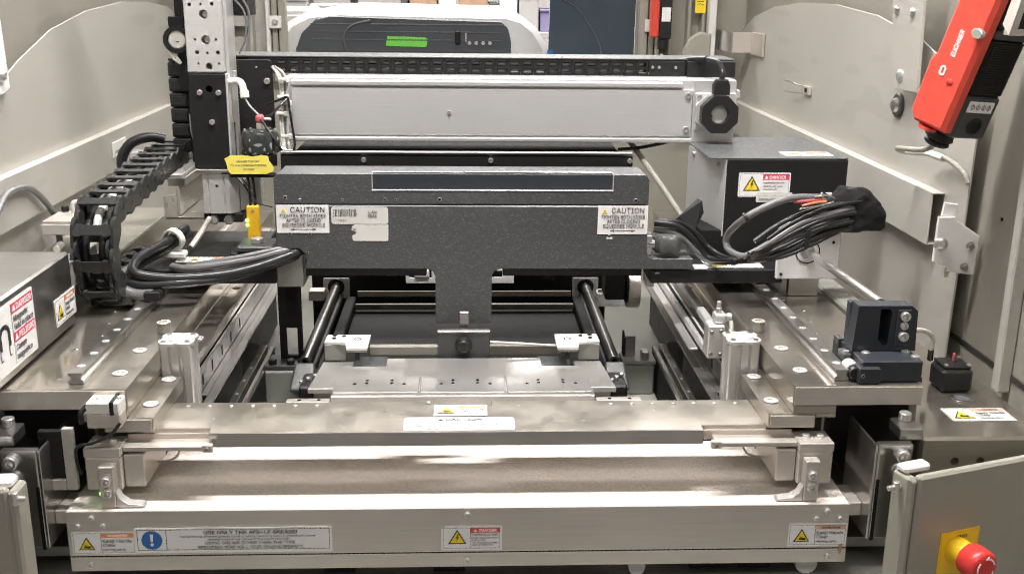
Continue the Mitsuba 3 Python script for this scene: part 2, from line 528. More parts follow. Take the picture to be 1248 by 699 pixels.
# ================================================================== the printer's frame: side walls, hood sides, rear panel, pan
WX = 0.72
for s in (-1, 1):
    side = 'left' if s < 0 else 'right'
    w = thing('side_wall_panel', f'cream inner wall panel on the {side} with an arched top and a box channel', 'panel')
    arch = [(1.49, 1.02), (1.478, 1.44), (1.535, 1.462), (1.70, 1.512), (1.90, 1.543), (2.12, 1.556), (2.35, 1.554), (2.55, 1.54), (2.72, 1.512), (2.84, 1.47), (2.895, 1.42), (2.895, 1.02)]
    if s < 0:
        arch = [(1.20, 1.02), (1.20, 1.20), (1.62, 1.40), (1.80, 1.462), (1.95, 1.503), (2.14, 1.529), (2.37, 1.541), (2.56, 1.536), (2.72, 1.522), (2.84, 1.49), (2.895, 1.43), (2.895, 1.02)]
    x0, x1 = sorted((s * WX, s * (WX + 0.003)))
    part(w, 'arched_plate', plate_yz(arch, x0, x1, 0.0003), 'cream_paint')
    y0 = 1.553 if s > 0 else 1.0
    # box channel: thin sheet top, face and underside, open at its front end
    xa, xb = s * 0.70, s * (WX - 0.0005)
    part(w, 'channel_face', bx(xa, xa + s * 0.0025, y0, 2.893, 1.2165, 1.297, 0.001), 'cream_paint')
    part(w, 'channel_top', bx(xa + s * 0.0028, xb, y0, 2.893, 1.2945, 1.2965, 0.0006), 'cream_paint')
    part(w, 'channel_underside', bx(xa + s * 0.0028, xb, y0, 2.893, 1.217, 1.219, 0.0006), 'cream_paint')
    h = thing('hood_side_panel', f'taupe outer side panel of the hood on the {side} behind the arched wall panel', 'panel')
    part(h, 'panel_sheet', bx(s * 0.745, s * 0.76, 0.95, 2.895, 0.55, 1.80, 0.002), 'taupe_paint')  # darker copy of the cream wall paint
    if s > 0:
        part(h, 'groove_shade', bx(0.7425, 0.7447, 1.24, 1.545, 1.079, 1.088, 0.0005), 'dark_steel')  # dark strip stands in for the shade in the groove
        part(h, 'front_flange', bx(0.726, 0.7445, 1.338, 1.356, 1.062, 1.80, 0.002), 'cream_paint')
        sl = part(h, 'slot_shade', bx(0.7437, 0.7448, 1.460, 1.468, 1.474, 1.526, 0.0004), 'black_matt')  # black slab drawn for the shade in the slot
        part(h, 'bolt', lathe([(0.009, 0), (0.009, 0.003), (0.006, 0.007), (0.003, 0.007)], (0.7436, 1.464, 1.500), (-1, 0, 0), 20), 'bright_steel')
        part(h, 'rivet', lathe([(0.003, 0), (0.0025, 0.001)], (0.7449, 1.424, 1.285), (-1, 0, 0), 14), 'black_matt')

# rear panel with the window opening
RY = 2.90
rear = thing('rear_bulkhead', 'cream ribbed rear panel framing the open window at the back of the machine', 'panel')
part(rear, 'lower_sheet', bx(-0.78, 0.78, RY, RY + 0.012, 0.55, 1.33, 0.001), 'olive_paint')
for s in (-1, 1):
    part(rear, 'corner_sheet', bx(s * 0.78, s * 0.47, RY, RY + 0.012, 1.3305, 1.80, 0.001), 'cream_paint' if s < 0 else 'olive_paint')  # right sheet is a darker copy of the cream paint
    part(rear, 'window_post', bx(s * 0.461, s * 0.479, RY - 0.035, RY - 0.0005, 1.33, 1.80, 0.002), 'olive_paint')
    part(rear, 'hinge_strip', bx(s * 0.483, s * 0.497, RY - 0.03, RY - 0.0005, 1.33, 1.80, 0.002), 'olive_paint')
    part(rear, 'hinge_strip', bx(s * 0.501, s * 0.511, RY - 0.04, RY - 0.0005, 1.33, 1.80, 0.002), 'white_paint')
    for xx in ((0.545, 0.600, 0.65) if s < 0 else (0.535, 0.583, 0.62)):
        part(rear, 'rib', bx(s * xx, s * (xx + 0.009), RY - 0.04, RY - 0.0005, 1.33, 1.80, 0.002), 'cream_paint' if s < 0 else 'olive_paint')  # ribs on the right: darker copy of the cream ones
    tab = part(rear, 'latch_tab', bx(s * 0.470, s * 0.502, RY - 0.0455, RY - 0.0405, 1.466, 1.498, 0.0015), 'white_paint')
    part(tab, 'bolt', lathe([(0.008, 0), (0.008, 0.003), (0.005, 0.006), (0.003, 0.006)], (s * 0.486, RY - 0.0457, 1.482), (0, -1, 0), 18), 'bright_steel')
for z in (1.39, 1.47):
    part(rear, 'cross_rib', bx(-0.599, -0.5545, RY - 0.036, RY - 0.0005, z, z + 0.006, 0.001), 'cream_paint')
    part(rear, 'cross_rib', bx(-0.649, -0.610, RY - 0.036, RY - 0.0005, z + 0.012, z + 0.018, 0.001), 'cream_paint')
part(rear, 'end_post', bx(0.632, 0.652, RY - 0.07, RY - 0.0405, 1.33, 1.80, 0.002), 'white_paint')
part(rear, 'small_plate', bx(0.455, 0.515, RY - 0.006, RY - 0.0005, 1.18, 1.215, 0.001), 'cream_paint')
M = frame((0.600, RY - 0.0415, 1.515), (1, 0, 0), (0, 0, 1))
sticker(rear, M, 0.028, 0.10, [('lettering', 'ink_black', words('NOTICE', 0.004, 0.02, 0.004, 0.019))] +
        [('lettering', 'ink_black', rect(0.004, 0.028 + 0.008 * k, 0.022, 0.030 + 0.008 * k)) for k in range(4)], 'ink_yellow', label='upright yellow label at the back right corner')

pan = thing('machine_pan', 'grey green painted bottom pan inside the machine below the rails', 'panel')
part(pan, 'pan_sheet', bx(-0.78, 0.78, 1.10, 2.895, 0.86, 0.87, 0.001), 'pan_paint')
part(pan, 'front_sheet', bx(-0.78, 0.78, 1.40, 1.41, 0.55, 0.8595, 0.001), 'pan_paint')

# wall things, left
hose = thing('grey_hose', 'thin grey hose arching up against the left wall above the silver box', 'hose')
part(hose, 'hose_body', tube([(-0.655, 1.49, 1.17), (-0.668, 1.495, 1.228), (-0.690, 1.60, 1.268), (-0.693, 1.66, 1.277), (-0.693, 1.73, 1.262), (-0.69, 1.80, 1.205), (-0.69, 1.81, 1.15)], 0.0052), 'grey_cable')
hb = thing('white_hinge_bracket', 'white bracket strip with a shiny latch at the upper left edge', 'bracket')
part(hb, 'strip', plate_yz([(1.60, 1.62), (1.712, 1.62), (1.725, 1.425), (1.70, 1.418), (1.60, 1.418)], -0.718, -0.708, 0.0015), 'gloss_white')
for z in (1.447, 1.548):
    part(hb, 'bolt', lathe([(0.011, 0), (0.011, 0.002), (0.007, 0.008), (0.0045, 0.009), (0.004, 0.003)], (-0.7078, 1.692 if z < 1.5 else 1.687, z), (1, 0, 0), 20), 'bright_steel')
ob = thing('outlet_cover', 'small pale square cover plate high on the left channel', 'plate')
part(ob, 'plate_body', bx(-0.6998, -0.697, 2.15, 2.24, 1.245, 1.275, 0.0008), 'white_paint')
part(ob, 'slot', bx(-0.6969, -0.6965, 2.165, 2.20, 1.252, 1.258, 0.0001), 'taupe_paint')

tb = thing('mounting_block', 'beige mounting block of small plates behind the silver box on the left', 'block')
part(tb, 'base_block', bx(-0.685, -0.60, 1.722, 1.83, 1.190, 1.208, 0.0015), 'cream_paint')
part(tb, 'top_plate', bx(-0.683, -0.634, 1.725, 1.766, 1.2085, 1.2125, 0.0008), 'nickel_face')
part(tb, 'top_plate', bx(-0.632, -0.602, 1.725, 1.766, 1.2085, 1.2125, 0.0008), 'nickel_face')
part(tb, 'top_plate', bx(-0.683, -0.650, 1.770, 1.80, 1.2085, 1.2125, 0.0008), 'nickel_face')
part(tb, 'top_plate', bx(-0.646, -0.602, 1.774, 1.826, 1.2085, 1.2125, 0.0008), 'nickel_face')
part(tb, 'hook', tube([(-0.655, 1.79, 1.2125), (-0.655, 1.79, 1.228), (-0.645, 1.795, 1.231), (-0.605, 1.80, 1.228), (-0.60, 1.80, 1.226)], 0.0035, 10), 'pale_cable')
part(tb, 'stud', cyl((-0.672, 1.80, 1.2125), (-0.672, 1.80, 1.222), 0.006, 14), 'black_plate')
part(tb, 'cable_gland', cyl((-0.655, 1.7215, 1.175), (-0.655, 1.70, 1.172), 0.006, 14), 'bright_steel')

# the silver cover box on the left deck with its danger labels
lb = thing('magnet_cover_box', 'silver cover box on the left deck bearing the magnetic field danger label', 'box')
part(lb, 'cover_shell', bx(-0.69, -0.55, 1.02, 1.47, 1.1228, 1.227, 0.003), 'ground_steel')
part(lb, 'base_flange', bx(-0.686, -0.558, 1.03, 1.462, 1.1194, 1.1225, 0.0006), 'charcoal_plastic')
M = frame((-0.5495, 1.152, 1.1345), (0, 1, 0), (0, 0, 1)) @ np.diag([1, 0.87, 1, 1.0])
mg = [(0.0225 + 0.016 * math.cos(a), 0.050 + 0.016 * math.sin(a)) for a in np.linspace(0, math.pi, 13)]
mi_ = [(0.0225 + 0.0095 * math.cos(a), 0.050 + 0.0095 * math.sin(a)) for a in np.linspace(math.pi, 0, 13)]
magnet = flat([(0.0385, 0.018)] + mg + [(0.0065, 0.018), (0.013, 0.018)] + mi_ + [(0.032, 0.018)], 0.001)
q = 0.085
sticker(lb, M, 0.178, 0.095, [
    ('pictogram', 'ink_black', moved(magnet, frame((0.062, 0.004, 0), (1, 0, 0), (0, 1, 0)))),
    ('pictogram_tip', 'label_white', cat(rect(0.0690, 0.024, 0.0745, 0.036, 0.0014), rect(0.0945, 0.024, 0.1, 0.036, 0.0014))),
    ('divider', 'ink_black', rect(0.1095, 0.004, 0.1102, 0.091)),
    ('header_band', 'ink_crimson', rect(0.111, 0.076, 0.175, 0.0905)),
    ('header_band', 'ink_crimson', rect(0.111, 0.034, 0.175, 0.0485)),
    ('lettering', 'label_white', cat(words('DANGER', 0.125, 0.079, 0.0088, 0.046, True, 0), flat([(0.113, 0.079), (0.123, 0.079), (0.118, 0.0885)], 0.001))),
    ('lettering', 'label_white', cat(words('PELIGRO', 0.125, 0.037, 0.0088, 0.048, True, 0), flat([(0.113, 0.037), (0.123, 0.037), (0.118, 0.0465)], 0.001))),
    ('lettering', 'ink_grey', cat(words('Magnetic', 0.114, 0.064, 0.0085, 0.044), words('field in place', 0.114, 0.0515, 0.0085, 0.058))),
    ('lettering', 'ink_grey', cat(words('Campo', 0.114, 0.022, 0.0085, 0.03), words('magnetico', 0.114, 0.009, 0.0085, 0.046)))],
    label='large danger and peligro label about a magnetic field')
M = frame((-0.5495, 1.397, 1.139), (0, 1, 0), (0, 0, 1))


def keep_hands(w, h, band='ink_orange', title='WARNING'):
    """Layers of the 'Keep Hands Clear' label."""
    return triangle_sign(w * 0.23, h * 0.2, h * 0.66, 'hand') + [
        ('frame_line', 'ink_grey', outline(w * .025, h * .06, w * .975, h * .94, h * .012)),
        ('divider', 'ink_grey', rect(w * .455, h * .07, w * .463, h * .93)),
        ('header_band', band, rect(w * .47, h * .74, w * .965, h * .92)),
        ('lettering', 'label_white' if band != 'ink_faded' else 'ink_grey', words(title, w * .56, h * .785, h * .09, w * .32, True, 0)),
        ('lettering', 'ink_grey', cat(words('Keep Hands', w * .485, h * .53, h * .14, w * .45), words('Clear', w * .485, h * .35, h * .13, w * .2), words('Moving parts.', w * .485, h * .17, h * .09, w * .36)))]


sticker(lb, M, 0.076, 0.0375, keep_hands(0.076, 0.0375), label='small keep hands clear label at the far end of the box')
M = frame((-0.69, 1.315, 1.2275), (1, 0, 0), (0, 1, 0))
sticker(lb, M, 0.075, 0.04, keep_hands(0.075, 0.04), label='label lying on the top of the box')

# ================================================================== decks, rails, steps (left and right)
for s in (-1, 1):
    side = 'left' if s < 0 else 'right'
    d = thing('deck_plate', f'thick taupe machined deck plate on the {side} with a stepped front edge and countersunk screws', 'plate')
    out = s * (0.5705 if s > 0 else 0.78)
    prof = [(s * 0.407, 1.0925), (s * 0.407, 1.119), (out, 1.119), (out, 1.0925)]
    part(d, 'upper_plate', plate_xz(prof, 1.222, 2.25, 0.0012), 'deck_plate_finish')
    part(d, 'lower_plate', plate_xz([(s * 0.378, 1.063), (s * 0.378, 1.0815), (s * 0.4375, 1.0815), (s * 0.4375, 1.063)], 1.2225, 1.364, 0.001), 'deck_plate_finish')
    part(d, 'lower_plate', plate_xz([(s * 0.378, 1.063), (s * 0.378, 1.0815), (s * 0.4070, 1.0815), (s * 0.4070, 1.063)], 1.425, 2.25, 0.001), 'deck_plate_finish')
    part(d, 'web_plate', bx(s * 0.4085, s * 0.4625, 1.2225, 2.25, 1.0820, 1.0923, 0.0004), 'deck_plate_finish')
    part(d, 'web_plate', bx(s * 0.4378, s * 0.4625, 1.222, 2.25, 1.0770, 1.0819, 0.0004), 'deck_plate_finish')
    part(d, 'front_face', bx(s * 0.4085, out - s * 0.0015, 1.2205, 1.2219, 1.094, 1.1175, 0.0003), 'nickel_face')
    part(d, 'front_face', bx(s * 0.380, s * 0.4360, 1.2205, 1.2222, 1.0640, 1.0800, 0.0003), 'nickel_face')
    for y in (1.265, 1.351):
        sunk(d, (s * 0.3925, y, 1.0815), 0.0095)
    for y in (1.275, 1.36, 1.48):
        sunk(d, (s * 0.43, y, 1.119), 0.0095)
    for y in (1.52, 1.655, 1.79):
        sunk(d, (s * 0.3925, y, 1.0815), 0.007)
    for k in range(7):
        part(d, 'screw', lathe([(0.003, 0), (0.0026, 0.0008)], (s * (0.50 + 0.008 * (k % 3)), 1.26 + 0.055 * k, 1.1191), (0, 0, 1), 10), 'ground_steel')
    # the longitudinal beam under the step: slotted side and a bottom flange
    b = thing('slotted_side_beam', f'long steel side beam with dark slots below the {side} deck step', 'beam')
    side_plate = [(1.425, 1.030), (2.2, 1.030), (2.2, 1.0622), (1.425, 1.0622)]
    slots = [[(y, 1.037), (y + 0.010, 1.037), (y + 0.010, 1.054), (y, 1.054)] for y in (1.44, 1.50, 1.565, 1.63, 1.70)]
    part(b, 'side_plate', plate_yz(side_plate, *sorted((s * 0.372, s * 0.376)), 0, slots), 'dull_steel')
    part(b, 'flange', bx(s * 0.3485, s * 0.3617, 1.3355, 2.2, 1.028, 1.0315, 0.001), 'dull_steel')
    part(b, 'flange', bx(s * 0.3618, s * 0.3717, 1.425, 2.2, 1.028, 1.0315, 0.001), 'dull_steel')
    part(b, 'inner_web', bx(s * 0.40, s * 0.41, 1.335, 2.2, 0.88, 1.0622, 0.001), 'black_plate')
    # profiled guide rail on the deck
    r = thing('linear_guide_rail', f'profiled steel guide rail bolted to the {side} deck', 'rail')
    c = s * 0.4715
    sec = [(-.009, 0), (-.009, .0045), (-.0062, .007), (-.0062, .0095), (-.009, .0115), (-.0085, .0148), (.0085, .0148), (.009, .0115), (.0062, .0095), (.0062, .007), (.009, .0045), (.009, 0)]
    part(r, 'rail_body', moved(prism([(c + a, 1.1195 + h_) for a, h_ in sec], 0.95, 0.0006), frame((0, 2.188, 0), (1, 0, 0), (0, 0, 1))), 'ground_steel', smooth=20)
    for k in range(14):
        y = 1.262 + 0.047 * k
        part(r, 'rail_bolt', lathe([(0.0052, 0), (0.0052, 0.0006), (0.0026, 0.0006), (0.0026, 0.0002)], (c, y, 1.1343), (0, 0, 1), 16), 'alu_profile')

# low shelf on the right with its motor, ring and caution label
sh = thing('side_shelf_box', 'silver sheet metal shelf box at the lower right with two dark holes in its front', 'box')
body = bx(0.5735, 0.744, 1.218, 2.0, 0.985, 1.05, 0.004)
part(sh, 'shelf_shell', cut(body, cyl((0.620, 1.20, 1.018), (0.620, 1.24, 1.018), 0.0052, 20, 0), cyl((0.653, 1.20, 1.018), (0.653, 1.24, 1.018), 0.0052, 20, 0)), 'deck_plate_finish')
part(sh, 'grommet', ring((0.683, 1.345, 1.0502), (0, 0, 1), 0.0165, 0.0115, 0.0025), 'ground_steel')
part(sh, 'hole_shade_disc', lathe([(0.012, 0), (0.012, 0.0004)], (0.683, 1.345, 1.0503), (0, 0, 1), 20), 'hall_dark')  # dark disc painted for the shade inside the hole
M = frame((0.637, 1.268, 1.0505), (1, 0.0, 0), (0, 1, 0))
sticker(sh, M, 0.085, 0.043, keep_hands(0.085, 0.043, 'ink_faded'), 'label_dirty', label='faded keep hands clear label lying on the shelf')
mo = thing('black_motor', 'small black block motor standing on the shelf at the right', 'motor')
part(mo, 'motor_body', bx(0.662, 0.706, 1.366, 1.41, 1.0505, 1.084, 0.004), 'black_plastic')
part(mo, 'end_cap', bx(0.665, 0.703, 1.369, 1.407, 1.0842, 1.089, 0.002), 'black_plastic')
for x in (0.668, 0.70):
    for y in (1.372, 1.404):
        part(mo, 'screw', lathe([(0.003, 0), (0.003, 0.002), (0.0012, 0.002), (0.0012, 0.001)], (x, y, 1.0892), (0, 0, 1), 12), 'bright_steel')
part(mo, 'stud', cyl((0.686, 1.39, 1.0892), (0.686, 1.39, 1.101), 0.002, 10), 'wire_red')
wc = thing('white_cable', 'short white cable curving out from behind the dark blue bracket', 'cable')
part(wc, 'cable_body', tube([(0.568, 1.33, 1.146), (0.60, 1.34, 1.152), (0.63, 1.36, 1.142), (0.648, 1.38, 1.125), (0.652, 1.39, 1.107)], 0.0034), 'pale_cable')
part(wc, 'plug', cyl((0.652, 1.39, 1.107), (0.654, 1.394, 1.0895), 0.004, 12), 'black_plastic')
gl = thing('dark_groove_strip', 'thin black strip standing in for the dark groove running back over the shelf', 'strip')
part(gl, 'strip_body', bx(0.640, 0.647, 1.395, 1.66, 1.0505, 1.062, 0.0006), 'black_matt')  # black colour stands in for the shade of a groove

# ================================================================== front cover, tray, cross bar
fc = thing('front_cover', 'long satin metal front cover with a speckled top across the bottom of the picture', 'cover')
part(fc, 'tray_top', bx(-0.4775, 0.4755, 1.1800, 1.37, 0.9775, 0.980, 0.0008), 'blasted_steel')
part(fc, 'front_face', bx(-0.478, 0.476, 1.1782, 1.1798, 0.9205, 0.9800, 0.0004), 'nickel_face')
part(fc, 'lower_strip', bx(-0.4775, 0.476, 1.1775, 1.1795, 0.9005, 0.9190, 0.0004), 'nickel_face')
part(fc, 'inner_wall', bx(-0.477, 0.475, 1.1799, 1.20, 0.9010, 0.9773, 0.0004), 'black_matt')
for s in (-1, 1):
    x0, x1 = (-0.478, -0.4762) if s < 0 else (0.4742, 0.476)
    part(fc, 'end_plate', bx(x0, x1, 1.1800, 1.37, 0.9010, 0.9772, 0.0004), 'nickel_face')
    for dx, z, r in ((0.030, 0.971, 0.0042), (0.043, 0.961, 0.0034), (0.013, 0.961, 0.0034), (0.026, 0.9095, 0.0042)):
        xx = s * 0.4775 - s * dx
        if z < 0.93:
            xx = s * 0.4775 - s * 0.024
        bolt(fc, (xx, 1.1781 if z > 0.93 else 1.1774, z), (0, -1, 0), r, 'bright_steel', 'cover_screw')
bolt(fc, (0.003, 1.1781, 0.9715), (0, -1, 0), 0.004, 'bright_steel', 'cover_screw')
bolt(fc, (0.003, 1.1774, 0.9095), (0, -1, 0), 0.004, 'bright_steel', 'cover_screw')
part(fc, 'rust_mark', flat2(Polygon([(0.466, 0.926), (0.470, 0.9265), (0.4705, 0.9215), (0.469, 0.913), (0.467, 0.9125), (0.4665, 0.92)]), 0).apply_transform(frame((0, 1.1768, 0), (1, 0, 0), (0, 0, 1))), 'cardboard')


def px_face(x, z, y=1.1779):
    return frame((x, y, z), (1, 0, 0), (0, 0, 1))


sticker(fc, px_face(-0.4735, 0.9235), 0.0760, 0.0300, keep_hands(0.076, 0.030, 'ink_orange'), label='keep hands clear label at the left end of the cover')
w, h = 0.2370, 0.0335
blue = flat(circle(0.0205, h * 0.52, 0.0125, 32), 0.0006)
excl = cat(flat([(0.0185, 0.0255), (0.0225, 0.0255), (0.0217, 0.0155), (0.0193, 0.0155)], 0.001), flat(circle(0.0205, 0.0118, 0.0020, 12), 0.001))
sticker(fc, px_face(-0.3985, 0.9245, 1.1772), w, h, [
    ('frame_line', 'ink_black', outline(0.003, 0.004, w - 0.003, h - 0.002, 0.0006)),
    ('divider', 'ink_black', rect(0.0375, 0.0045, 0.0382, h - 0.0025)),
    ('blue_disc', 'ink_blue', blue), ('exclamation_mark', 'label_white', excl),
    ('lettering', 'ink_black', cat(words('USE ONLY THK AFB-LF GREASE!', 0.083, 0.0252, 0.0044, 0.112, True))),
    ('lettering', 'ink_grey', cat(words('Using/mixing different grease types or using the wrong type of grease will cause', 0.055, 0.0210, 0.0022, 0.162),
                                  words('damage/premature failure of the vision bearings.', 0.087, 0.0170, 0.0022, 0.100))),
    ('lettering', 'ink_black', cat(words('USING GREASE OTHER THAN THE TYPE', 0.084, 0.0115, 0.0036, 0.108), words('SPECIFIED HERE WILL VOID YOUR WARRANTY.', 0.075, 0.0058, 0.0036, 0.128)))],
    label='long white label with a blue disc about the grease to use')
w, h = 0.0745, 0.0330
sticker(fc, px_face(-0.0290, 0.9235), w, h, triangle_sign(0.0195, 0.0085, 0.0225, 'bolt') + [
    ('frame_line', 'ink_grey', outline(0.0030, 0.0025, w - 0.0025, h - 0.0025, 0.0004)),
    ('divider', 'ink_grey', rect(0.0352, 0.003, 0.0357, h - 0.003)),
    ('header_band', 'ink_red', rect(0.0358, 0.0235, w - 0.0028, h - 0.0028)),
    ('lettering', 'label_white', cat(words('DANGER', 0.046, 0.0250, 0.0038, 0.022, True), flat([(0.0395, 0.025), (0.0440, 0.025), (0.04175, 0.0288)], 0.001))),
    ('lettering', 'ink_black', words('HAZARDOUS VOLTAGE', 0.0372, 0.0198, 0.0021, 0.032)),
    ('lettering', 'ink_grey', cat(words('Contact may cause electric', 0.0372, 0.0160, 0.0018, 0.032), words('shock or burn.', 0.0372, 0.0130, 0.0018, 0.017),
                                  words('Turn off and lock out system', 0.0372, 0.0095, 0.0018, 0.032), words('power before servicing.', 0.0372, 0.0065, 0.0018, 0.026)))],
    shape=[(0, 0), (w, 0), (w, h), (0.006, h), (0, h - 0.005)], label='hazardous voltage label in the middle of the cover')
sticker(fc, px_face(0.4010, 0.9235), 0.0735, 0.0310, keep_hands(0.0735, 0.031, 'ink_faded'), label='keep hands clear label with a faded band at the right end of the cover')

cb = thing('front_cross_bar', 'flat machined cross bar above the tray with a white caution sticker on it', 'bar')
outl = [(-0.3955, 1.2340), (-0.3125, 1.2340), (-0.3125, 1.2200), (0.2970, 1.2200), (0.2970, 1.2340), (0.3795, 1.2340), (0.3775, 1.3170), (0.0345, 1.3170), (0.0345, 1.3020), (-0.0455, 1.3020), (-0.0455, 1.3170), (-0.3775, 1.3170)]
part(cb, 'bar_plate', plate_xy(outl, 1.0432, 1.0628, 0.0009), 'nickel')
part(cb, 'front_edge', bx(-0.3120, 0.2965, 1.2188, 1.2199, 1.0440, 1.0620, 0.0003), 'ground_steel')
for s in (-1, 1):
    for k in range(7):
        part(cb, 'small_screw', lathe([(0.0030, 0), (0.0028, 0.0010), (0.0020, 0.0016), (0, 0.0018)], (s * (0.192 + 0.0275 * k) + 0.0, 1.304, 1.0628), (0, 0, 1), 12), 'bright_steel')
for x, y in ((-0.315, 1.262), (-0.235, 1.270), (-0.10, 1.285), (0.07, 1.30), (0.15, 1.25), (0.245, 1.282)):
    part(cb, 'small_screw', lathe([(0.0018, 0), (0.0016, 0.0006)], (x, y, 1.0628), (0, 0, 1), 10), 'bright_steel')
part(cb, 'alignment_pin', cyl((-0.0475, 1.3095, 1.0629), (-0.0475, 1.3095, 1.0655), 0.0032, 16), 'bright_steel')
part(cb, 'recess_plate', bx(-0.0995, -0.003, 1.3175, 1.326, 1.045, 1.0560, 0.0008), 'ground_steel')
w, h = 0.138, 0.040
M = frame((-0.076, 1.2215, 1.0630), (1, 0, 0), (0, 1, 0))
sticker(cb, M, w, h, [
    ('lettering', 'ink_black', cat(words('CAUTION', 0.052, 0.0285, 0.0062, 0.046, True), flat([(0.0415, 0.0285), (0.0495, 0.0285), (0.0455, 0.035)], 0.0006))),
    ('lettering', 'ink_grey', cat(words('Do not rest tools or stencils on this bar while the machine is running.', 0.012, 0.0205, 0.0024, 0.112), words('Keep the clamp area clean and check that both sides are', 0.012, 0.0155, 0.0024, 0.112),
                                  words('closed before starting the next print cycle.', 0.012, 0.0105, 0.0024, 0.085))),
    ('lettering', 'ink_black', words('CAUTION', 0.028, 0.002, 0.003, 0.016, True))],
    corner=0.005, label='white caution sticker with rounded corners along the front of the bar', name='caution_sticker')
M = frame((-0.0395, 1.2645, 1.0638), (1, 0, 0), (0, 1, 0))
sticker(cb, M, 0.068, 0.036, keep_hands(0.068, 0.036, 'ink_orange'), label='keep hands clear label half covered by the caution sticker')

# clamps at both ends of the bar
for s in (-1, 1):
    side = 'left' if s < 0 else 'right'
    ox = -0.001 if s < 0 else 0.0
    g = thing('gripper_block', f'machined gripper block with a curved foot under the {side} end of the cross bar', 'gripper')
    X = lambda v: s * v + ox     # noqa: E731
    part(g, 'block_body', bx(X(0.413), X(0.456), 1.2000, 1.2375, 0.9975, 1.0400, 0.0015), 'nickel_face')
    part(g, 'block_cap', bx(X(0.4125), X(0.4565), 1.1990, 1.2380, 1.0404, 1.0525, 0.0012), 'nickel_face')
    part(g, 'rear_block', bx(X(0.388), X(0.4125), 1.2080, 1.30, 0.9975, 1.0400, 0.0012), 'nickel_face')
    for x in (0.426, 0.444):
        bolt(g, (X(x), 1.218, 1.0525), (0, 0, 1), 0.0048, 'bright_steel', 'cap_screw')
    ft = part(g, 'foot_bracket', bx(X(0.418), X(0.436), 1.1850, 1.1995, 0.9810, 1.0350, 0.0012), 'nickel_face')
    for z in (1.0165, 1.0015):
        bolt(ft, (X(0.427), 1.1849, z), (0, -1, 0), 0.0060, 'bright_steel', 'foot_screw')
    toe = [(0.4175, 0.9812), (0.4175, 1.002), (0.4125, 0.9925), (0.404, 0.9862), (0.387, 0.9845), (0.385, 0.9812)]
    part(g, 'curved_toe', plate_xz([(X(a), b_) for a, b_ in toe], 1.1855, 1.199, 0.0008), 'alu_profile')
    a = thing('edge_gripper', f'slim flat gripper strip along the notch at the {side} end of the cross bar', 'arm')
    part(a, 'arm_strip', bx(X(0.3105), X(0.4124), 1.2070, 1.2315, 1.0445, 1.0505, 0.0008), 'nickel_face')
    part(a, 'backing_strip', bx(X(0.3005), X(0.4124), 1.2318, 1.2337, 1.0440, 1.0570, 0.0005), 'nickel_face')
    tip = part(a, 'tip_block', bx(X(0.304), X(0.3165), 1.2040, 1.2110, 1.0435, 1.0535, 0.001), 'nickel_face')
    bolt(tip, (X(0.310), 1.2039, 1.0485), (0, -1, 0), 0.003, 'ground_steel', 'tip_screw')
    wl = thing('wire_loop', f'dark wire loop hanging below the {side} gripper arm', 'wire')
    part(wl, 'wire_body', tube([(X(0.352), 1.27, 1.0430), (X(0.360), 1.268, 1.020), (X(0.368), 1.266, 1.008), (X(0.385), 1.264, 1.004), (X(0.3880), 1.264, 1.005)], 0.0014, 8), 'ground_steel')
led = part('gripper_block', 'status_light', trimesh.creation.icosphere(2, 0.0028).apply_translation((-0.4400, 1.1990, 0.9935)), 'green_tape', 'lit green indicator light')
scene[led]['emitter'] = {'type': 'area', 'radiance': rgb(0.7, 3.2, 0.3)}

# left: small sensor block with cable on the gripper
sb = thing('white_sensor_block', 'white sensor block with a black strap at the front left corner of the deck', 'sensor')
part(sb, 'sensor_body', bx(-0.4465, -0.4080, 1.1930, 1.2200, 1.0985, 1.1135, 0.0015), 'white_plastic')
part(sb, 'strap', bx(-0.4190, -0.4140, 1.1922, 1.2204, 1.0980, 1.1145, 0.0006), 'black_rubber')
part(sb, 'sensor_mount', bx(-0.4475, -0.4080, 1.1945, 1.2203, 1.0800, 1.0982, 0.0015), 'nickel_face')
for x in (-0.436, -0.428, -0.411):
    part(sb, 'terminal_screw', cyl((x, 1.207, 1.1136), (x, 1.207, 1.1165), 0.0026, 12), 'bright_steel')
sc = thing('black_sensor_cable', 'thin black cable looping round the gripper block at the left end', 'cable')
part(sc, 'cable_body', tube([(-0.449, 1.205, 1.105), (-0.4545, 1.198, 1.098), (-0.4535, 1.196, 1.086)], 0.0032, 10), 'black_rubber')
part(sc, 'cable_body', tube([(-0.4075, 1.1925, 1.088), (-0.4200, 1.190, 1.074), (-0.4400, 1.190, 1.064), (-0.4600, 1.192, 1.058), (-0.4640, 1.195, 1.040), (-0.4610, 1.197, 1.020)], 0.0020, 10), 'black_rubber')

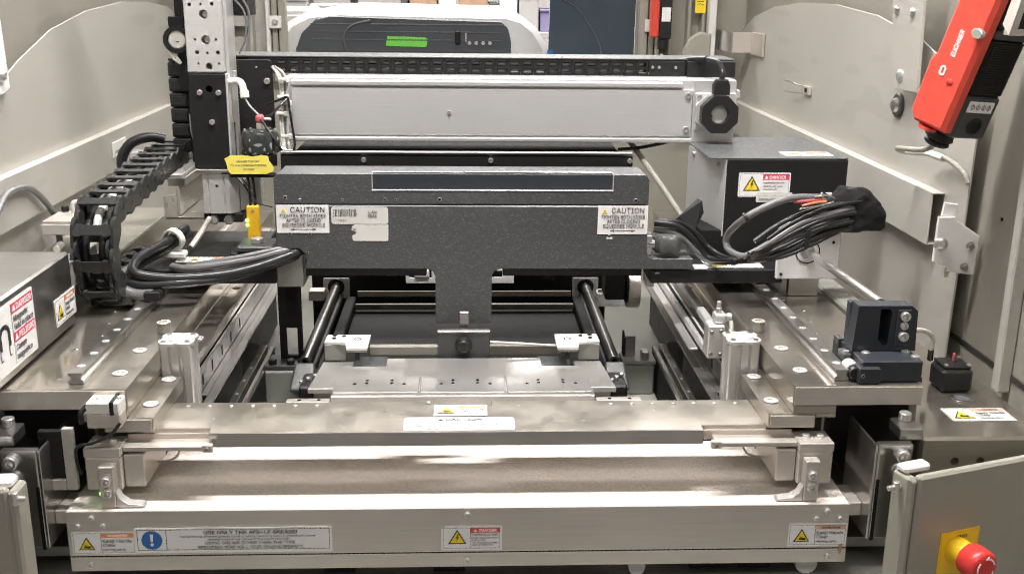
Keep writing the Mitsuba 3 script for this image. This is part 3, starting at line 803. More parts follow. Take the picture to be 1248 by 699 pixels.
# black recesses and brackets at the front left and right corners
for s in (-1, 1):
    side = 'left' if s < 0 else 'right'
    X = lambda v: s * v     # noqa: E731
    k = thing('upright_mount', f'upright steel mounting plate beside the dark recess on the {side} of the front cover', 'bracket')
    part(k, 'mount_plate', bx(X(0.4985), X(0.5405), 1.1650, 1.1770, 0.940, 1.0655, 0.0015), 'ground_steel')
    part(k, 'plate_flank', bx(X(0.4950), X(0.4983), 1.1665, 1.26, 0.938, 1.0640, 0.001), 'ground_steel')
    part(k, 'dark_edge_strip', bx(X(0.4985), X(0.5030), 1.1640, 1.1648, 0.938, 1.020, 0.0003), 'black_matt')  # black strip along the edge of the plate
    bolt(k, (X(0.527), 1.1649, 1.052), (0, -1, 0), 0.0085, 'bright_steel', 'mount_bolt')
    bolt(k, (X(0.527), 1.1649, 1.030), (0, -1, 0), 0.0085, 'bright_steel', 'mount_bolt')
    part(k, 'rear_block', bx(X(0.528), X(0.556), 1.1780, 1.2150, 1.0650, 1.0800, 0.0015), 'ground_steel')
    part(k, 'cap_bolt', cyl((X(0.543), 1.2050, 1.0802), (X(0.543), 1.2050, 1.0905), 0.0075, 20), 'bright_steel')
    part(k, 'lower_tab', bx(X(0.478), X(0.4948), 1.19, 1.24, 0.958, 0.976, 0.001), 'nickel_face')
    rc = thing('recess_housing', f'deep recess housing behind the {side} upright mounting plate', 'housing')
    part(rc, 'back_plate', bx(X(0.4585), X(0.56), 1.50, 1.51, 0.88, 1.0920, 0.001), 'dull_steel')
    part(rc, 'side_plate', bx(X(0.560), X(0.5705), 1.235, 1.4995, 0.90, 1.0920, 0.001), 'dull_steel')
    part(rc, 'floor_plate', bx(X(0.4640), X(0.5595), 1.24, 1.4995, 0.885, 0.8995, 0.001), 'dull_steel')
    part(rc, 'inner_plate', bx(X(0.4585), X(0.4635), 1.26, 1.4995, 0.90, 1.0765, 0.001), 'dull_steel')
wp = thing('white_cover_frame', 'white L shaped frame with a black panel in the recess at the left', 'frame')
part(wp, 'upright', bx(-0.4790, -0.4660, 1.195, 1.203, 1.000, 1.0800, 0.001), 'cream_paint')
part(wp, 'foot', bx(-0.5080, -0.4795, 1.195, 1.203, 1.000, 1.0140, 0.001), 'cream_paint')
part(wp, 'black_panel', bx(-0.5080, -0.4795, 1.198, 1.206, 1.0145, 1.0760, 0.001), 'black_plate')

# hinged front panels, left and right
ep = thing('control_console', 'olive front panel at the lower right carrying the emergency stop button', 'panel')
P0, P1 = A(0.5270, 1.1110, 0), A(0.7640, 1.1905, 0)
U = (P1 - P0) / np.linalg.norm(P1 - P0)
MP = frame((P0[0], P0[1], 1.048), U, (0, 0, 1))             # local x along the panel, y up from its top edge, z to the viewer
LN = np.linalg.norm(P1 - P0)
part(ep, 'panel_sheet', moved(prism(rrect(0.001, -0.45, LN, -0.0005, 0.004, 3), 0.012, 0.003), MP @ frame((0, 0, -0.012), (1, 0, 0), (0, 1, 0))), 'olive_paint')
part(ep, 'panel_flange', moved(prism(rrect(-0.0120, -0.45, 0.0008, -0.0015, 0.003, 3), 0.034, 0.005), MP @ frame((0, 0, -0.0345), (1, 0, 0), (0, 1, 0))), 'olive_paint')
part(ep, 'corner_clip', moved(bx(-0.010, 0.028, -0.001, 0.0085, -0.030, -0.0125, 0.003), MP), 'white_paint')
part(ep, 'hinge_pin', moved(cat(cyl((-0.030, -0.016, -0.016), (-0.012, -0.016, -0.016), 0.0032, 14), cyl((-0.018, -0.022, -0.016), (-0.018, -0.009, -0.016), 0.004, 14)), MP), 'bright_steel')
yp = part(ep, 'yellow_plate', moved(prism(rrect(0.0430, -0.150, 0.1020, -0.0800, 0.001, 2), 0.0015, 0.0003), MP), 'signal_yellow', 'bright yellow plate behind the red button')
part(yp, 'plate_border', moved(outline(0.0445, -0.1485, 0.1005, -0.0815, 0.0005, 0.0016), MP), 'sensor_yellow')
part(yp, 'lettering', moved(words('EMO', 0.0670, -0.0900, 0.0042, 0.015), MP @ frame((0, 0, 0.0012), (1, 0, 0), (0, 1, 0))), 'ink_grey')
es = thing('emergency_stop_button', 'red mushroom emergency stop button on the yellow plate at the lower right', 'button')
eo = (MP @ np.append(A(0.0665, -0.1035, 0.0018), 1))[:3]
en = MP[:3, 2]
part(es, 'collar', lathe([(0.0165, 0), (0.0165, 0.018), (0.0155, 0.0205), (0.012, 0.0205)], eo, en, 36), 'signal_yellow')
part(es, 'mushroom_head', lathe([(0.0125, 0.0206), (0.0195, 0.0226), (0.0205, 0.027), (0.0205, 0.040), (0.0195, 0.0455), (0.0165, 0.0488), (0.010, 0.0503), (0.0, 0.0508)], eo, en, 40), 'signal_red')
MB = axis_frame(eo + en * 0.0502, en)
for t0 in (0.3, 2.4, 4.5):
    ar = [(0.0135 * math.cos(t), 0.0135 * math.sin(t)) for t in np.linspace(t0, t0 + 1.1, 8)] + [(0.0113 * math.cos(t), 0.0113 * math.sin(t)) for t in np.linspace(t0 + 1.1, t0, 8)]
    part(es, 'turn_arrow', moved(cat(flat(ar, -0.0012, 0.0010), flat([(0.0158 * math.cos(t0 + 1.1), 0.0158 * math.sin(t0 + 1.1)), (0.0124 * math.cos(t0 + 1.42), 0.0124 * math.sin(t0 + 1.42)), (0.0092 * math.cos(t0 + 1.1), 0.0092 * math.sin(t0 + 1.1))], -0.0014, 0.0012)), MB), 'label_white')
lp = thing('left_front_panel', 'olive front panel with a white corner clip at the lower left edge', 'panel')
part(lp, 'panel_sheet', bx(-0.68, -0.5060, 1.096, 1.108, 0.60, 1.0500, 0.003), 'olive_paint')
part(lp, 'panel_flange', bx(-0.5068, -0.4960, 1.0965, 1.13, 0.60, 1.0480, 0.004), 'olive_paint')
part(lp, 'corner_clip', bx(-0.68, -0.5050, 1.1085, 1.130, 1.0445, 1.0560, 0.004), 'gloss_white')
part(lp, 'hinge_pin', cat(cyl((-0.505, 1.100, 1.038), (-0.487, 1.100, 1.038), 0.0032, 14), cyl((-0.499, 1.100, 1.030), (-0.499, 1.100, 1.046), 0.004, 14)), 'bright_steel')
lowr = thing('lower_side_panel', 'grey green side panel beyond the right end of the front cover', 'panel')
part(lowr, 'panel_sheet', bx(0.4785, 0.4965, 1.265, 1.36, 0.50, 0.955, 0.001), 'pan_paint')
lowl = thing('lower_side_panel', 'grey green side panel beyond the left end of the front cover', 'panel')
part(lowl, 'panel_sheet', bx(-0.4985, -0.4805, 1.265, 1.36, 0.50, 0.955, 0.001), 'pan_paint')
for i, (x, lab) in enumerate(((0.218, 'white plastic foot peeping out under the front cover right of its middle'), (0.436, 'white plastic foot peeping out under the right end of the front cover'))):
    k = thing('white_peg', lab, 'foot')
    part(k, 'foot_body', hull(np.vstack([np.array(circle(x, 0, 0.014 if i else 0.011, 14))[:, :1] * [[1, 0, 0]] + [[0, y, 0.897 - 0.02 * i * 0]] + np.c_[np.zeros(14), np.zeros(14), np.array(circle(0, 0, 0.014, 14))[:, 1] - 0.012] for y in (1.20, 1.24)])), 'gloss_white')
db = thing('drive_bar', 'dark drive bar with rollers in the shadow under the front cover', 'bar')
part(db, 'bar_body', bx(-0.46, 0.46, 1.25, 1.29, 0.845, 0.868, 0.002), 'black_plate')
for x in (-0.16, -0.02, 0.31, 0.375):
    part(db, 'roller', cyl((x - 0.02, 1.235, 0.875), (x + 0.02, 1.235, 0.875), 0.016, 24), 'charcoal_plastic')
# ================================================================== squeegee head
HY = 1.620
hd = thing('squeegee_head', 'large dark grey squeegee head with a middle leg and two white caution labels', 'machine head')
poly = [(-0.2905, 1.166), (-0.238, 1.161), (-0.058, 1.161), (-0.050, 1.157), (-0.0460, 1.149), (-0.0460, 1.0745), (-0.0430, 1.0720), (0.0395, 1.0720), (0.0425, 1.0745), (0.0425, 1.149), (0.0470, 1.157), (0.0550, 1.161),
        (0.3590, 1.1600), (0.3600, 1.1775), (0.2970, 1.1775), (0.2880, 1.1815), (0.2850, 1.1905), (0.2850, 1.2615), (-0.2905, 1.2615)]
poly[0] = (-0.2905, 1.1930)
notch = [(-0.2905, 1.1930), (-0.256, 1.1930), (-0.247, 1.1850), (-0.245, 1.172), (-0.248, 1.161)]
part(hd, 'front_plate', plate_xz(notch + poly[2:], HY, HY + 0.006, 0.0012), 'hammered_paint')
part(hd, 'plate_skirt', bx(-0.2480, -0.060, HY + 0.0062, HY + 0.03, 1.148, 1.1755, 0.001), 'black_plate')
part(hd, 'plate_skirt', bx(0.060, 0.2800, HY + 0.0062, HY + 0.03, 1.148, 1.1755, 0.001), 'black_plate')
up_poly = [(-0.2905, 1.2630), (0.2850, 1.2630), (0.2850, 1.3020), (0.2795, 1.3100), (0.2300, 1.3105), (0.2300, 1.2840), (-0.1420, 1.2840), (-0.1420, 1.3105), (-0.2840, 1.3105), (-0.2905, 1.3020)]
part(hd, 'upper_plate', plate_xz(up_poly, HY + 0.0025, HY + 0.010, 0.001), 'hammered_paint')
part(hd, 'window_trim', cat(bx(-0.1418, 0.2298, HY + 0.0015, HY + 0.009, 1.2842, 1.2856, 0.0004), bx(-0.1418, -0.1404, HY + 0.0015, HY + 0.009, 1.2858, 1.3105, 0.0004), bx(0.2284, 0.2298, HY + 0.0015, HY + 0.009, 1.2858, 1.3105, 0.0004)), 'alu')
part(hd, 'window_pane', bx(-0.1400, 0.2282, HY + 0.0055, HY + 0.009, 1.2860, 1.3095, 0.0003), 'slate_anodised', 'dark recessed strip along the top of the head')
part(hd, 'top_plate', bx(-0.2840, 0.2795, HY + 0.0101, HY + 0.075, 1.3040, 1.3100, 0.0015), 'hammered_paint')
part(hd, 'top_strip', bx(0.000, 0.2290, HY + 0.0105, HY + 0.022, 1.3102, 1.3125, 0.0006), 'ground_steel')
part(hd, 'top_strip', bx(-0.142, -0.0015, HY + 0.0105, HY + 0.018, 1.3102, 1.3118, 0.0006), 'ground_steel')
for s in (-1, 1):
    part(hd, 'end_plate', bx(s * 0.2905 if s < 0 else 0.279, s * 0.2845 if s < 0 else 0.285, HY + 0.0102, HY + 0.075, 1.195, 1.3035, 0.001), 'hammered_paint')
part(hd, 'rear_body', bx(-0.282, 0.277, HY + 0.03, HY + 0.0745, 1.176, 1.3035, 0.001), 'black_plate')
part(hd, 'extension_foot', bx(0.286, 0.3590, HY + 0.0062, HY + 0.06, 1.1615, 1.1772, 0.001), 'hammered_paint')
for x, z, r in ((-0.274, 1.273, 0.0032), (-0.2515, 1.270, 0.0022), (-0.187, 1.2695, 0.0022), (-0.122, 1.2705, 0.0026), (-0.106, 1.2705, 0.0026), (-0.0385, 1.2705, 0.0036), (0.227, 1.2700, 0.0018), (0.2650, 1.2695, 0.0036)):
    dark_hole(hd, (x, HY + 0.0024, z), (0, -1, 0), r * 0.62, r)
for x, z, r in ((-0.269, 1.217, 0.0030), (-0.238, 1.2165, 0.0030), (0.2255, 1.2140, 0.0026), (-0.2425, 1.1865, 0.0022)):
    dark_hole(hd, (x, HY - 0.0001, z), (0, -1, 0), r * 0.6, r)
part(hd, 'bare_patch', flat(rrect(0.2205, 1.2090, 0.2305, 1.2125, 0.0015, 3), 0, 0.0004).apply_transform(frame((0, HY - 0.0001, 0), (1, 0, 0), (0, 0, 1))), 'label_dirty')


def hf(x, z, y=HY - 0.0002):
    return frame((x, y, z), (1, 0, 0), (0, 0, 1))


def tighten(w, h):
    return triangle_sign(w * 0.135, h * 0.72, h * 0.225, '!')[1:] + [
        ('lettering', 'ink_black', words('CAUTION', w * 0.27, h * 0.735, h * 0.185, w * 0.65)),
        ('lettering', 'ink_black', cat(words('TIGHTEN BOTH SIDES', w * 0.06, h * 0.545, h * 0.125, w * 0.88), words('AFTER CLOSING', w * 0.185, h * 0.385, h * 0.125, w * 0.66), words('SQUEEGEE MODULE', w * 0.105, h * 0.225, h * 0.125, w * 0.82))),
        ('double_arrow', 'ink_grey', cat(rect(w * .31, h * .105, w * .70, h * .135), flat([(w * .24, h * .12), (w * .33, h * .17), (w * .33, h * .07)], 0.0006), flat([(w * .77, h * .12), (w * .68, h * .17), (w * .68, h * .07)], 0.0006)))]


sticker(hd, hf(-0.2880, 1.2185), 0.0800, 0.0440, tighten(0.080, 0.044), corner=0.0008, name='caution_label', label='caution label at the left end of the head')
sticker(hd, hf(0.2065, 1.2170), 0.0780, 0.0455, tighten(0.078, 0.0455), corner=0.0008, name='caution_label', label='caution label at the right end of the head')
bars, x = [], 0.0035
rb = random.Random(3)
while x < 0.0375:
    wd = rb.choice((0.0007, 0.0011, 0.0016))
    bars.append(rect(x, 0.0115, x + wd, 0.0235))
    x += wd + rb.choice((0.0008, 0.0012, 0.0015))
sticker(hd, hf(-0.2045, 1.2325), 0.0870, 0.0270, [('barcode', 'ink_black', cat(*bars)), ('lettering', 'ink_grey', words('2386T', 0.011, 0.0050, 0.0028, 0.011)),
        ('lettering', 'ink_grey', cat(words('L.Axi', 0.0570, 0.0170, 0.0045, 0.013), words('FRAX', 0.0560, 0.0105, 0.0045, 0.014)))], 'label_dirty', 0.004, 'barcode_sticker', 'barcode sticker with rounded corners')
sticker(hd, hf(-0.1755, 1.2055), 0.0580, 0.0265, [('lettering', 'ink_grey', cat(*[rect(0.0030 + 0.0007 * k, 0.0195 - 0.0022 * k, 0.0085, 0.0205 - 0.0022 * k) for k in range(4)]))], 'label_dirty', name='torn_sticker',
        shape=[(0.004, 0.0005), (0.056, 0.0002), (0.0575, 0.003), (0.058, 0.0262), (0.006, 0.0265), (0.0015, 0.0225), (0.0035, 0.0205), (0.0000, 0.0190), (0.0040, 0.0165), (0.0085, 0.0140), (0.0075, 0.0115), (0.0015, 0.0085), (0.0025, 0.004)], label='blank sticker with a torn left edge')

# stop plate hanging under the leg and the cross bar behind it
stp = thing('stop_plate', 'stop plate coloured dark for shade below the leg of the head, with black knob', 'plate')
part(stp, 'plate_body', bx(-0.0425, 0.0395, 1.583, 1.589, 1.0260, 1.0680, 0.001), 'charcoal_plastic')  # charcoal puts the shade under the head into the colour
part(stp, 'bright_edge', bx(-0.0425, 0.0395, 1.5815, 1.592, 1.0683, 1.0715, 0.0008), 'bright_steel')
part(stp, 'stem', bx(-0.0085, 0.0065, 1.6050, 1.613, 1.0690, 1.0950, 0.001), 'dull_steel')
part(stp, 'knob', lathe([(0.0135, 0), (0.0135, 0.004), (0.010, 0.006), (0.010, 0.012), (0.0085, 0.0135)], (-0.002, 1.5829, 1.049), (0, -1, 0), 24), 'black_plastic')
xb = thing('cross_rail', 'dull steel cross rail behind the stop plate', 'rail')
part(xb, 'rail_body', bx(-0.150, 0.160, 1.603, 1.615, 1.024, 1.0390, 0.001), 'taupe_paint')
part(xb, 'cable_strip', tube([(0.04, 1.6005, 1.0470), (0.09, 1.6005, 1.0440), (0.15, 1.60, 1.0400), (0.20, 1.598, 1.0380)], 0.0022, 8), 'pale_cable')

# carriage bars the head rides on
for s in (-1, 1):
    side = 'left' if s < 0 else 'right'
    c = thing('head_carriage', f'black carriage carrying the {side} end of the squeegee head across the deck rail', 'carriage')
    if s > 0:
        part(c, 'carriage_bar', bx(0.294, 0.5060, 1.6240, 1.700, 1.1360, 1.1590, 0.002), 'black_plate')
        part(c, 'rear_plate', bx(0.360, 0.52, 1.7005, 1.86, 1.1360, 1.1560, 0.001), 'black_plate')
        part(c, 'worn_spot', bx(0.301, 0.308, 1.6232, 1.6239, 1.1520, 1.1545, 0.0002), 'ground_steel')
        M = frame((0.385, 1.632, 1.1594), (1, 0, 0), (0, 1, 0))
        sticker(c, M, 0.092, 0.048, keep_hands(0.092, 0.048), label='warning label lying on the carriage under the cables')
        part(c, 'white_tab', bx(0.3625, 0.384, 1.622, 1.645, 1.1592, 1.1625, 0.0006), 'gloss_white')
    else:
        part(c, 'carriage_bar', bx(-0.500, -0.2930, 1.6240, 1.700, 1.1360, 1.1590, 0.002), 'black_plate')
        part(c, 'rear_plate', bx(-0.50, -0.34, 1.7005, 1.90, 1.1400, 1.1560, 0.001), 'black_plate')
        part(c, 'corner_bracket', plate_xz([(-0.293, 1.130), (-0.293, 1.193), (-0.252, 1.193), (-0.2525, 1.130)], 1.6265, 1.70, 0.001), 'pan_paint')
        M = frame((-0.4600, 1.668, 1.1594), (1, 0.0, 0), (0, 1, 0))
        sticker(c, M, 0.120, 0.030, keep_hands(0.12, 0.03), label='warning label lying on the carriage behind the cables')
        clamp = part(c, 'clamp_plate', bx(-0.360, -0.300, 1.655, 1.715, 1.1770, 1.1880, 0.003), 'charcoal_plastic')
        part(clamp, 'clamp_bolt', cyl((-0.331, 1.680, 1.1881), (-0.331, 1.680, 1.1960), 0.0095, 20), 'nickel_face')
        part(c, 'clamp_foot', bx(-0.372, -0.30, 1.66, 1.712, 1.1592, 1.1768, 0.003), 'black_plate')

# ================================================================== gantry
GY = 1.900
ga = thing('gantry_beam', 'wide brushed aluminium gantry beam spanning the machine', 'beam')
part(ga, 'profile_body', bx(-0.312, 0.480, GY + 0.0005, GY + 0.10, 1.3200, 1.4300, 0.0015), 'alu')
part(ga, 'front_panel', bx(-0.3005, 0.402, GY - 0.0060, GY, 1.3310, 1.4130, 0.001), 'alu')
part(ga, 'upper_lip', rbar(-0.3005, 0.385, GY - 0.009, GY - 0.0002, 1.4160, 1.4250, 0.0022), 'alu_profile')
part(ga, 'lower_lip', rbar(-0.3005, 0.405, GY - 0.009, GY - 0.0002, 1.3195, 1.3275, 0.0022), 'alu_profile')
part(ga, 'end_block', bx(0.404, 0.4795, GY - 0.004, GY + 0.0003, 1.3200, 1.4295, 0.001), 'alu_profile')
part(ga, 'end_lug', bx(0.4805, 0.488, GY, GY + 0.04, 1.398, 1.412, 0.001), 'alu_profile')
for x, z in ((0.394, 1.403), (0.393, 1.344)):
    bolt(ga, (x, GY - 0.0061, z), (0, -1, 0), 0.0055, 'bright_steel', 'panel_screw')
bolt(ga, (-0.027, GY - 0.0061, 1.371), (0, -1, 0), 0.0035, 'bright_steel', 'panel_screw')
fd = part(ga, 'encoder_flange', bx(0.407, 0.4795, GY - 0.012, GY - 0.0042, 1.3420, 1.4080, 0.0015), 'alu')
for x, z in ((0.414, 1.402), (0.412, 1.349)):
    bolt(fd, (x, GY - 0.0121, z), (0, -1, 0), 0.004, 'bright_steel', 'flange_screw')
en_ = thing('rotary_encoder', 'black octagonal encoder with a white centre at the right end of the gantry beam', 'encoder')
octo = [(0.4445 + 0.0345 * math.cos(math.pi / 8 + k * math.pi / 4), 1.3735 + 0.0345 * math.sin(math.pi / 8 + k * math.pi / 4)) for k in range(8)]
octb = [(0.4375 + 0.034 * math.cos(math.pi / 8 + k * math.pi / 4), 1.3735 + 0.034 * math.sin(math.pi / 8 + k * math.pi / 4)) for k in range(8)]
part(en_, 'back_ring', plate_xz(octb, GY - 0.022, GY - 0.0125, 0.001, [circle(0.4375, 1.3735, 0.017, 32)]), 'alu_profile')
part(en_, 'octagon_body', plate_xz(octo, GY - 0.042, GY - 0.0225, 0.0, [circle(0.4445, 1.3735, 0.0160, 36)]), 'black_plastic')
part(en_, 'white_disc', cyl((0.4445, GY - 0.022, 1.3735), (0.4445, GY - 0.0300, 1.3735), 0.0158, 36), 'white_plastic')
for z in (1.3835, 1.3705):
    part(en_, 'set_screw', cyl((0.4310, GY - 0.0301, z), (0.4310, GY - 0.0335, z), 0.0025, 10), 'black_plate')
part(en_, 'cable_boot', plate_xz([(0.431, 1.4075), (0.460, 1.4075), (0.460, 1.424), (0.4555, 1.434), (0.4365, 1.434), (0.431, 1.424)], GY - 0.040, GY - 0.023, 0.002), 'black_plastic')
part(en_, 'cable', tube([(0.446, GY - 0.031, 1.432), (0.447, GY - 0.029, 1.446), (0.443, GY - 0.01, 1.460), (0.430, GY + 0.02, 1.464), (0.415, GY + 0.06, 1.460)], 0.0048), 'dark_cable')
part(en_, 'cable_sleeve', tube([(0.4295, GY + 0.02, 1.4642), (0.42, GY + 0.05, 1.462), (0.40, GY + 0.09, 1.4560)], 0.006), 'black_rubber')

# slotted energy chain lying in its tray behind the beam
tr = thing('chain_tray', 'thin grey cover plate along the top of the black cable chain behind the beam', 'tray')
part(tr, 'tray_lid', bx(-0.425, 0.492, GY + 0.0665, GY + 0.170, 1.4580, 1.4605, 0.0005), 'charcoal_plastic')
part(tr, 'tray_back', bx(-0.425, 0.492, GY + 0.140, GY + 0.143, 1.4305, 1.4575, 0.0005), 'black_plate')
part(tr, 'end_box', bx(0.402, 0.489, GY + 0.050, GY + 0.139, 1.4305, 1.4575, 0.001), 'black_plate')
for x in (0.172,):
    part(tr, 'lid_screw', lathe([(0.006, 0), (0.004, 0.003)], (x, GY + 0.074, 1.4606), (0, 0, 1), 14), 'bright_steel')
for x in (0.340, 0.352, 0.382):
    part(tr, 'lid_screw', lathe([(0.003, 0), (0.002, 0.002)], (x, GY + 0.0588, 1.446), (0, -1, 0), 12), 'bright_steel')
part(tr, 'cover_flap', bx(0.334, 0.400, GY + 0.060, GY + 0.064, 1.4308, 1.4572, 0.0006), 'black_plate')
ch = thing('flat_cable_chain', 'black slotted cable chain lying along the back of the aluminium beam', 'cable chain')
pitch = 0.0232
lm = []
o = Polygon([(0, 0), (pitch - 0.0012, 0), (pitch - 0.0012, 0.0262), (0, 0.0262)])
o2 = o.difference(sbox(0.0045, 0.0158, 0.0180, 0.0230)).difference(sbox(0.0045, 0.0040, 0.0180, 0.0105))
link = trimesh.creation.extrude_polygon(o2, 0.004, engine='earcut')
link = cat(link, moved(bx(-0.002, 0.0035, 0.004, 0.0222, 0.004, 0.0062, 0.0006), np.eye(4)))
for k in range(31):
    x = -0.385 + pitch * k
    part(ch, 'link', moved(link, frame((x, GY + 0.068, 1.4307), (1, 0, 0), (0, 0, 1))), 'black_matt', smooth=False)
rk = random.Random(11)
for z, a in ((1.4385, 0.0011), (1.4500, 0.0009)):
    pts = [(-0.395 + 0.02 * k, GY + 0.073, z + rk.uniform(-a, a)) for k in range(37)]
    part(ch, 'enclosed_cable', tube(pts, 0.0024, 8, 3), 'white_plastic')

# black bellows plates between beam and head
bp = thing('black_cross_cover', 'glossy black cross cover with a bright front edge between the beam and the head', 'cover')
part(bp, 'gantry_shade_sheet', bx(-0.300, 0.2780, 1.7592, 2.15, 1.2900, 1.3000, 0.001), 'black_matt')  # black sheet stands in for the shadow under the beam
part(bp, 'bright_lip', rbar(-0.300, 0.2780, 1.7500, 1.7590, 1.3185, 1.3245, 0.0025), 'ground_steel')
part(bp, 'front_apron', bx(-0.300, 0.2780, 1.7520, 1.7588, 1.2650, 1.3183, 0.001), 'black_plate')
for x in (-0.165, 0.043, 0.273):
    bolt(bp, (x, 1.7519, 1.3100), (0, -1, 0), 0.0042, 'bright_steel', 'apron_screw')
part(bp, 'dark_interior_sheet', bx(-0.31, 0.29, 2.11, 2.12, 0.87, 1.02, 0.001), 'black_matt')  # black sheet put in for the dark interior below the head

# ================================================================== left post: column, black block, bearing, sensors
po = thing('head_column', 'upright aluminium column with drilled holes and a black block below it', 'column')
col = bx(-0.452, -0.3925, 1.800, 1.865, 1.4440, 1.85, 0.002)
holes = [(-0.442, 1.5515, .003), (-0.424, 1.5525, .002), (-0.406, 1.553, .003), (-0.4205, 1.537, .0072), (-0.4365, 1.497, .0022), (-0.4195, 1.4965, .0075), (-0.403, 1.497, .0022), (-0.4345, 1.4765, .0034), (-0.418, 1.476, .0022), (-0.401, 1.4765, .0034), (-0.4335, 1.459, .002), (-0.400, 1.459, .002)]
col = cut(col, *[cyl((x, 1.79, z), (x, 1.83, z), r, 20, 0) for x, z, r in holes], cyl((-0.4165, 1.79, 1.4545), (-0.4165, 1.83, 1.4545), 0.0055, 20, 0))
part(po, 'column_body', col, 'alu_column', smooth=False)
for x, z, r in holes:
    if r > 0.007:
        part(po, 'inner_tube', lathe([(r * 0.72, 0), (r * 0.72, 0.0006)], (x + 0.001, 1.812, z), (0, -1, 0), 16), 'bright_steel')
part(po, 'flank_plate', bx(-0.3920, -0.3865, 1.812, 1.87, 1.36, 1.85, 0.001), 'alu_profile')
bb = part(po, 'black_block', cut(bx(-0.4515, -0.3895, 1.8005, 1.868, 1.2860, 1.4430, 0.002), cyl((-0.4195, 1.79, 1.4180), (-0.4195, 1.82, 1.4180), 0.0058, 20, 0)), 'black_plate', smooth=False)
for x, z in ((-0.4345, 1.4120), (-0.4040, 1.4120), (-0.4175, 1.3640)):
    bolt(bb, (x, 1.8004, z), (0, -1, 0), 0.0046, 'bright_steel', 'block_screw')
part(po, 'side_tube', cyl((-0.3835, 1.835, 1.29), (-0.3835, 1.835, 1.445), 0.0042, 16), 'bright_steel')
part(po, 'side_rail', bx(-0.3925, -0.3885, 1.80, 1.835, 1.30, 1.443, 0.001), 'alu_profile')
part(po, 'base_trim', bx(-0.4490, -0.3810, 1.795, 1.87, 1.2790, 1.2855, 0.0015), 'ground_steel')
br_ = thing('bearing_housing', 'white grooved bearing housing under the black block of the column', 'housing')
sec = [(-0.4400, 1.815), (-0.4400, 1.800), (-0.4330, 1.800), (-0.4320, 1.803), (-0.4300, 1.803), (-0.4290, 1.800), (-0.4060, 1.800), (-0.4050, 1.803), (-0.4035, 1.803), (-0.4025, 1.800), (-0.3960, 1.800), (-0.3900, 1.806), (-0.3830, 1.8130), (-0.3820, 1.87), (-0.4400, 1.87)]
part(br_, 'housing_body', plate_xy(sec[1:-1] + [(-0.4400, 1.87)], 1.2090, 1.2785, 0.0008), 'alu_profile', smooth=20)
dark_hole(br_, (-0.4165, 1.7999, 1.2570), (0, -1, 0), 0.0022, 0.003)
part(br_, 'wing_plate', plate_xy([(-0.3815, 1.813), (-0.352, 1.845), (-0.352, 1.87), (-0.3815, 1.87)], 1.2120, 1.2660, 0.0008), 'alu_profile')
part(br_, 'dark_base', bx(-0.443, -0.378, 1.806, 1.88, 1.1930, 1.2087, 0.001), 'black_plate')
for x in (-0.425, -0.400):
    part(br_, 'roller_bolt', cyl((x, 1.812, 1.1985), (x, 1.796, 1.1985), 0.0085, 6, 0.001), 'ground_steel')
ab = thing('angle_bracket', 'nickel angle bracket with slots beside the white bearing housing', 'bracket')
part(ab, 'upright_plate', plate_xz([(-0.505, 1.2050), (-0.505, 1.2400), (-0.4850, 1.2440), (-0.4850, 1.2050)], 1.792, 1.797, 0.0008, [rrect(-0.5010, 1.222, -0.4985, 1.230, 0.001, 3), rrect(-0.4900, 1.2290, -0.4875, 1.237, 0.001, 3)]), 'nickel_face')
part(ab, 'floor_plate', bx(-0.5050, -0.4420, 1.7975, 1.94, 1.200, 1.2048, 0.0008), 'nickel')
part(ab, 'slant_arm', tube([(-0.452, 1.74, 1.165), (-0.440, 1.77, 1.185), (-0.4315, 1.797, 1.2020)], 0.005, 10), 'nickel_face')
part(ab, 'screw', lathe([(0.006, 0), (0.006, 0.001), (0.003, 0.001)], (-0.465, 1.83, 1.2049), (0, 0, 1), 14), 'bright_steel')
tr2 = thing('toothed_rack', 'bright toothed rack running back beside the cable chain', 'rack')
part(tr2, 'rack_bed', bx(-0.498, -0.470, 1.80, 2.10, 1.2560, 1.2700, 0.001), 'ground_steel')
for k in range(24):
    part(tr2, 'tooth', bx(-0.4940, -0.4760, 1.805 + 0.0105 * k, 1.811 + 0.0105 * k, 1.2702, 1.2745, 0.0006), 'bright_steel')
part(tr2, 'rack_web', bx(-0.4850, -0.4800, 1.80, 2.10, 1.206, 1.2555, 0.001), 'taupe_paint')

# behind the column: drum, vertical chain
dr_ = thing('clock_spring_drum', 'small white and black round drum behind the column at the left', 'drum')
part(dr_, 'drum_ring', ring((-0.498, 1.935, 1.4890), (0, -1, 0), 0.0235, 0.0165, 0.012), 'black_plastic')
part(dr_, 'drum_face', lathe([(0.0164, 0), (0.0164, 0.006), (0.014, 0.009)], (-0.498, 1.935, 1.4890), (0, -1, 0), 28), 'white_plastic')
part(dr_, 'drum_slot', bx(-0.500, -0.494, 1.9252, 1.9258, 1.485, 1.4865, 0.0001), 'ink_black')
part(dr_, 'strap', plate_xz([(-0.516, 1.474), (-0.510, 1.476), (-0.492, 1.450), (-0.496, 1.447), (-0.507, 1.455)], 1.926, 1.929, 0.0006, [[(-0.508, 1.469), (-0.500, 1.456), (-0.5025, 1.457), (-0.5085, 1.4655)]]), 'white_plastic')
part(dr_, 'backing', bx(-0.502, -0.47, 1.937, 1.95, 1.40, 1.56, 0.001), 'black_plate')
part(dr_, 'upper_block', bx(-0.511, -0.485, 1.925, 1.9365, 1.510, 1.528, 0.001), 'black_plate')
vc = thing('vertical_cable_chain', 'black cable chain standing upright behind the aluminium column', 'cable chain')
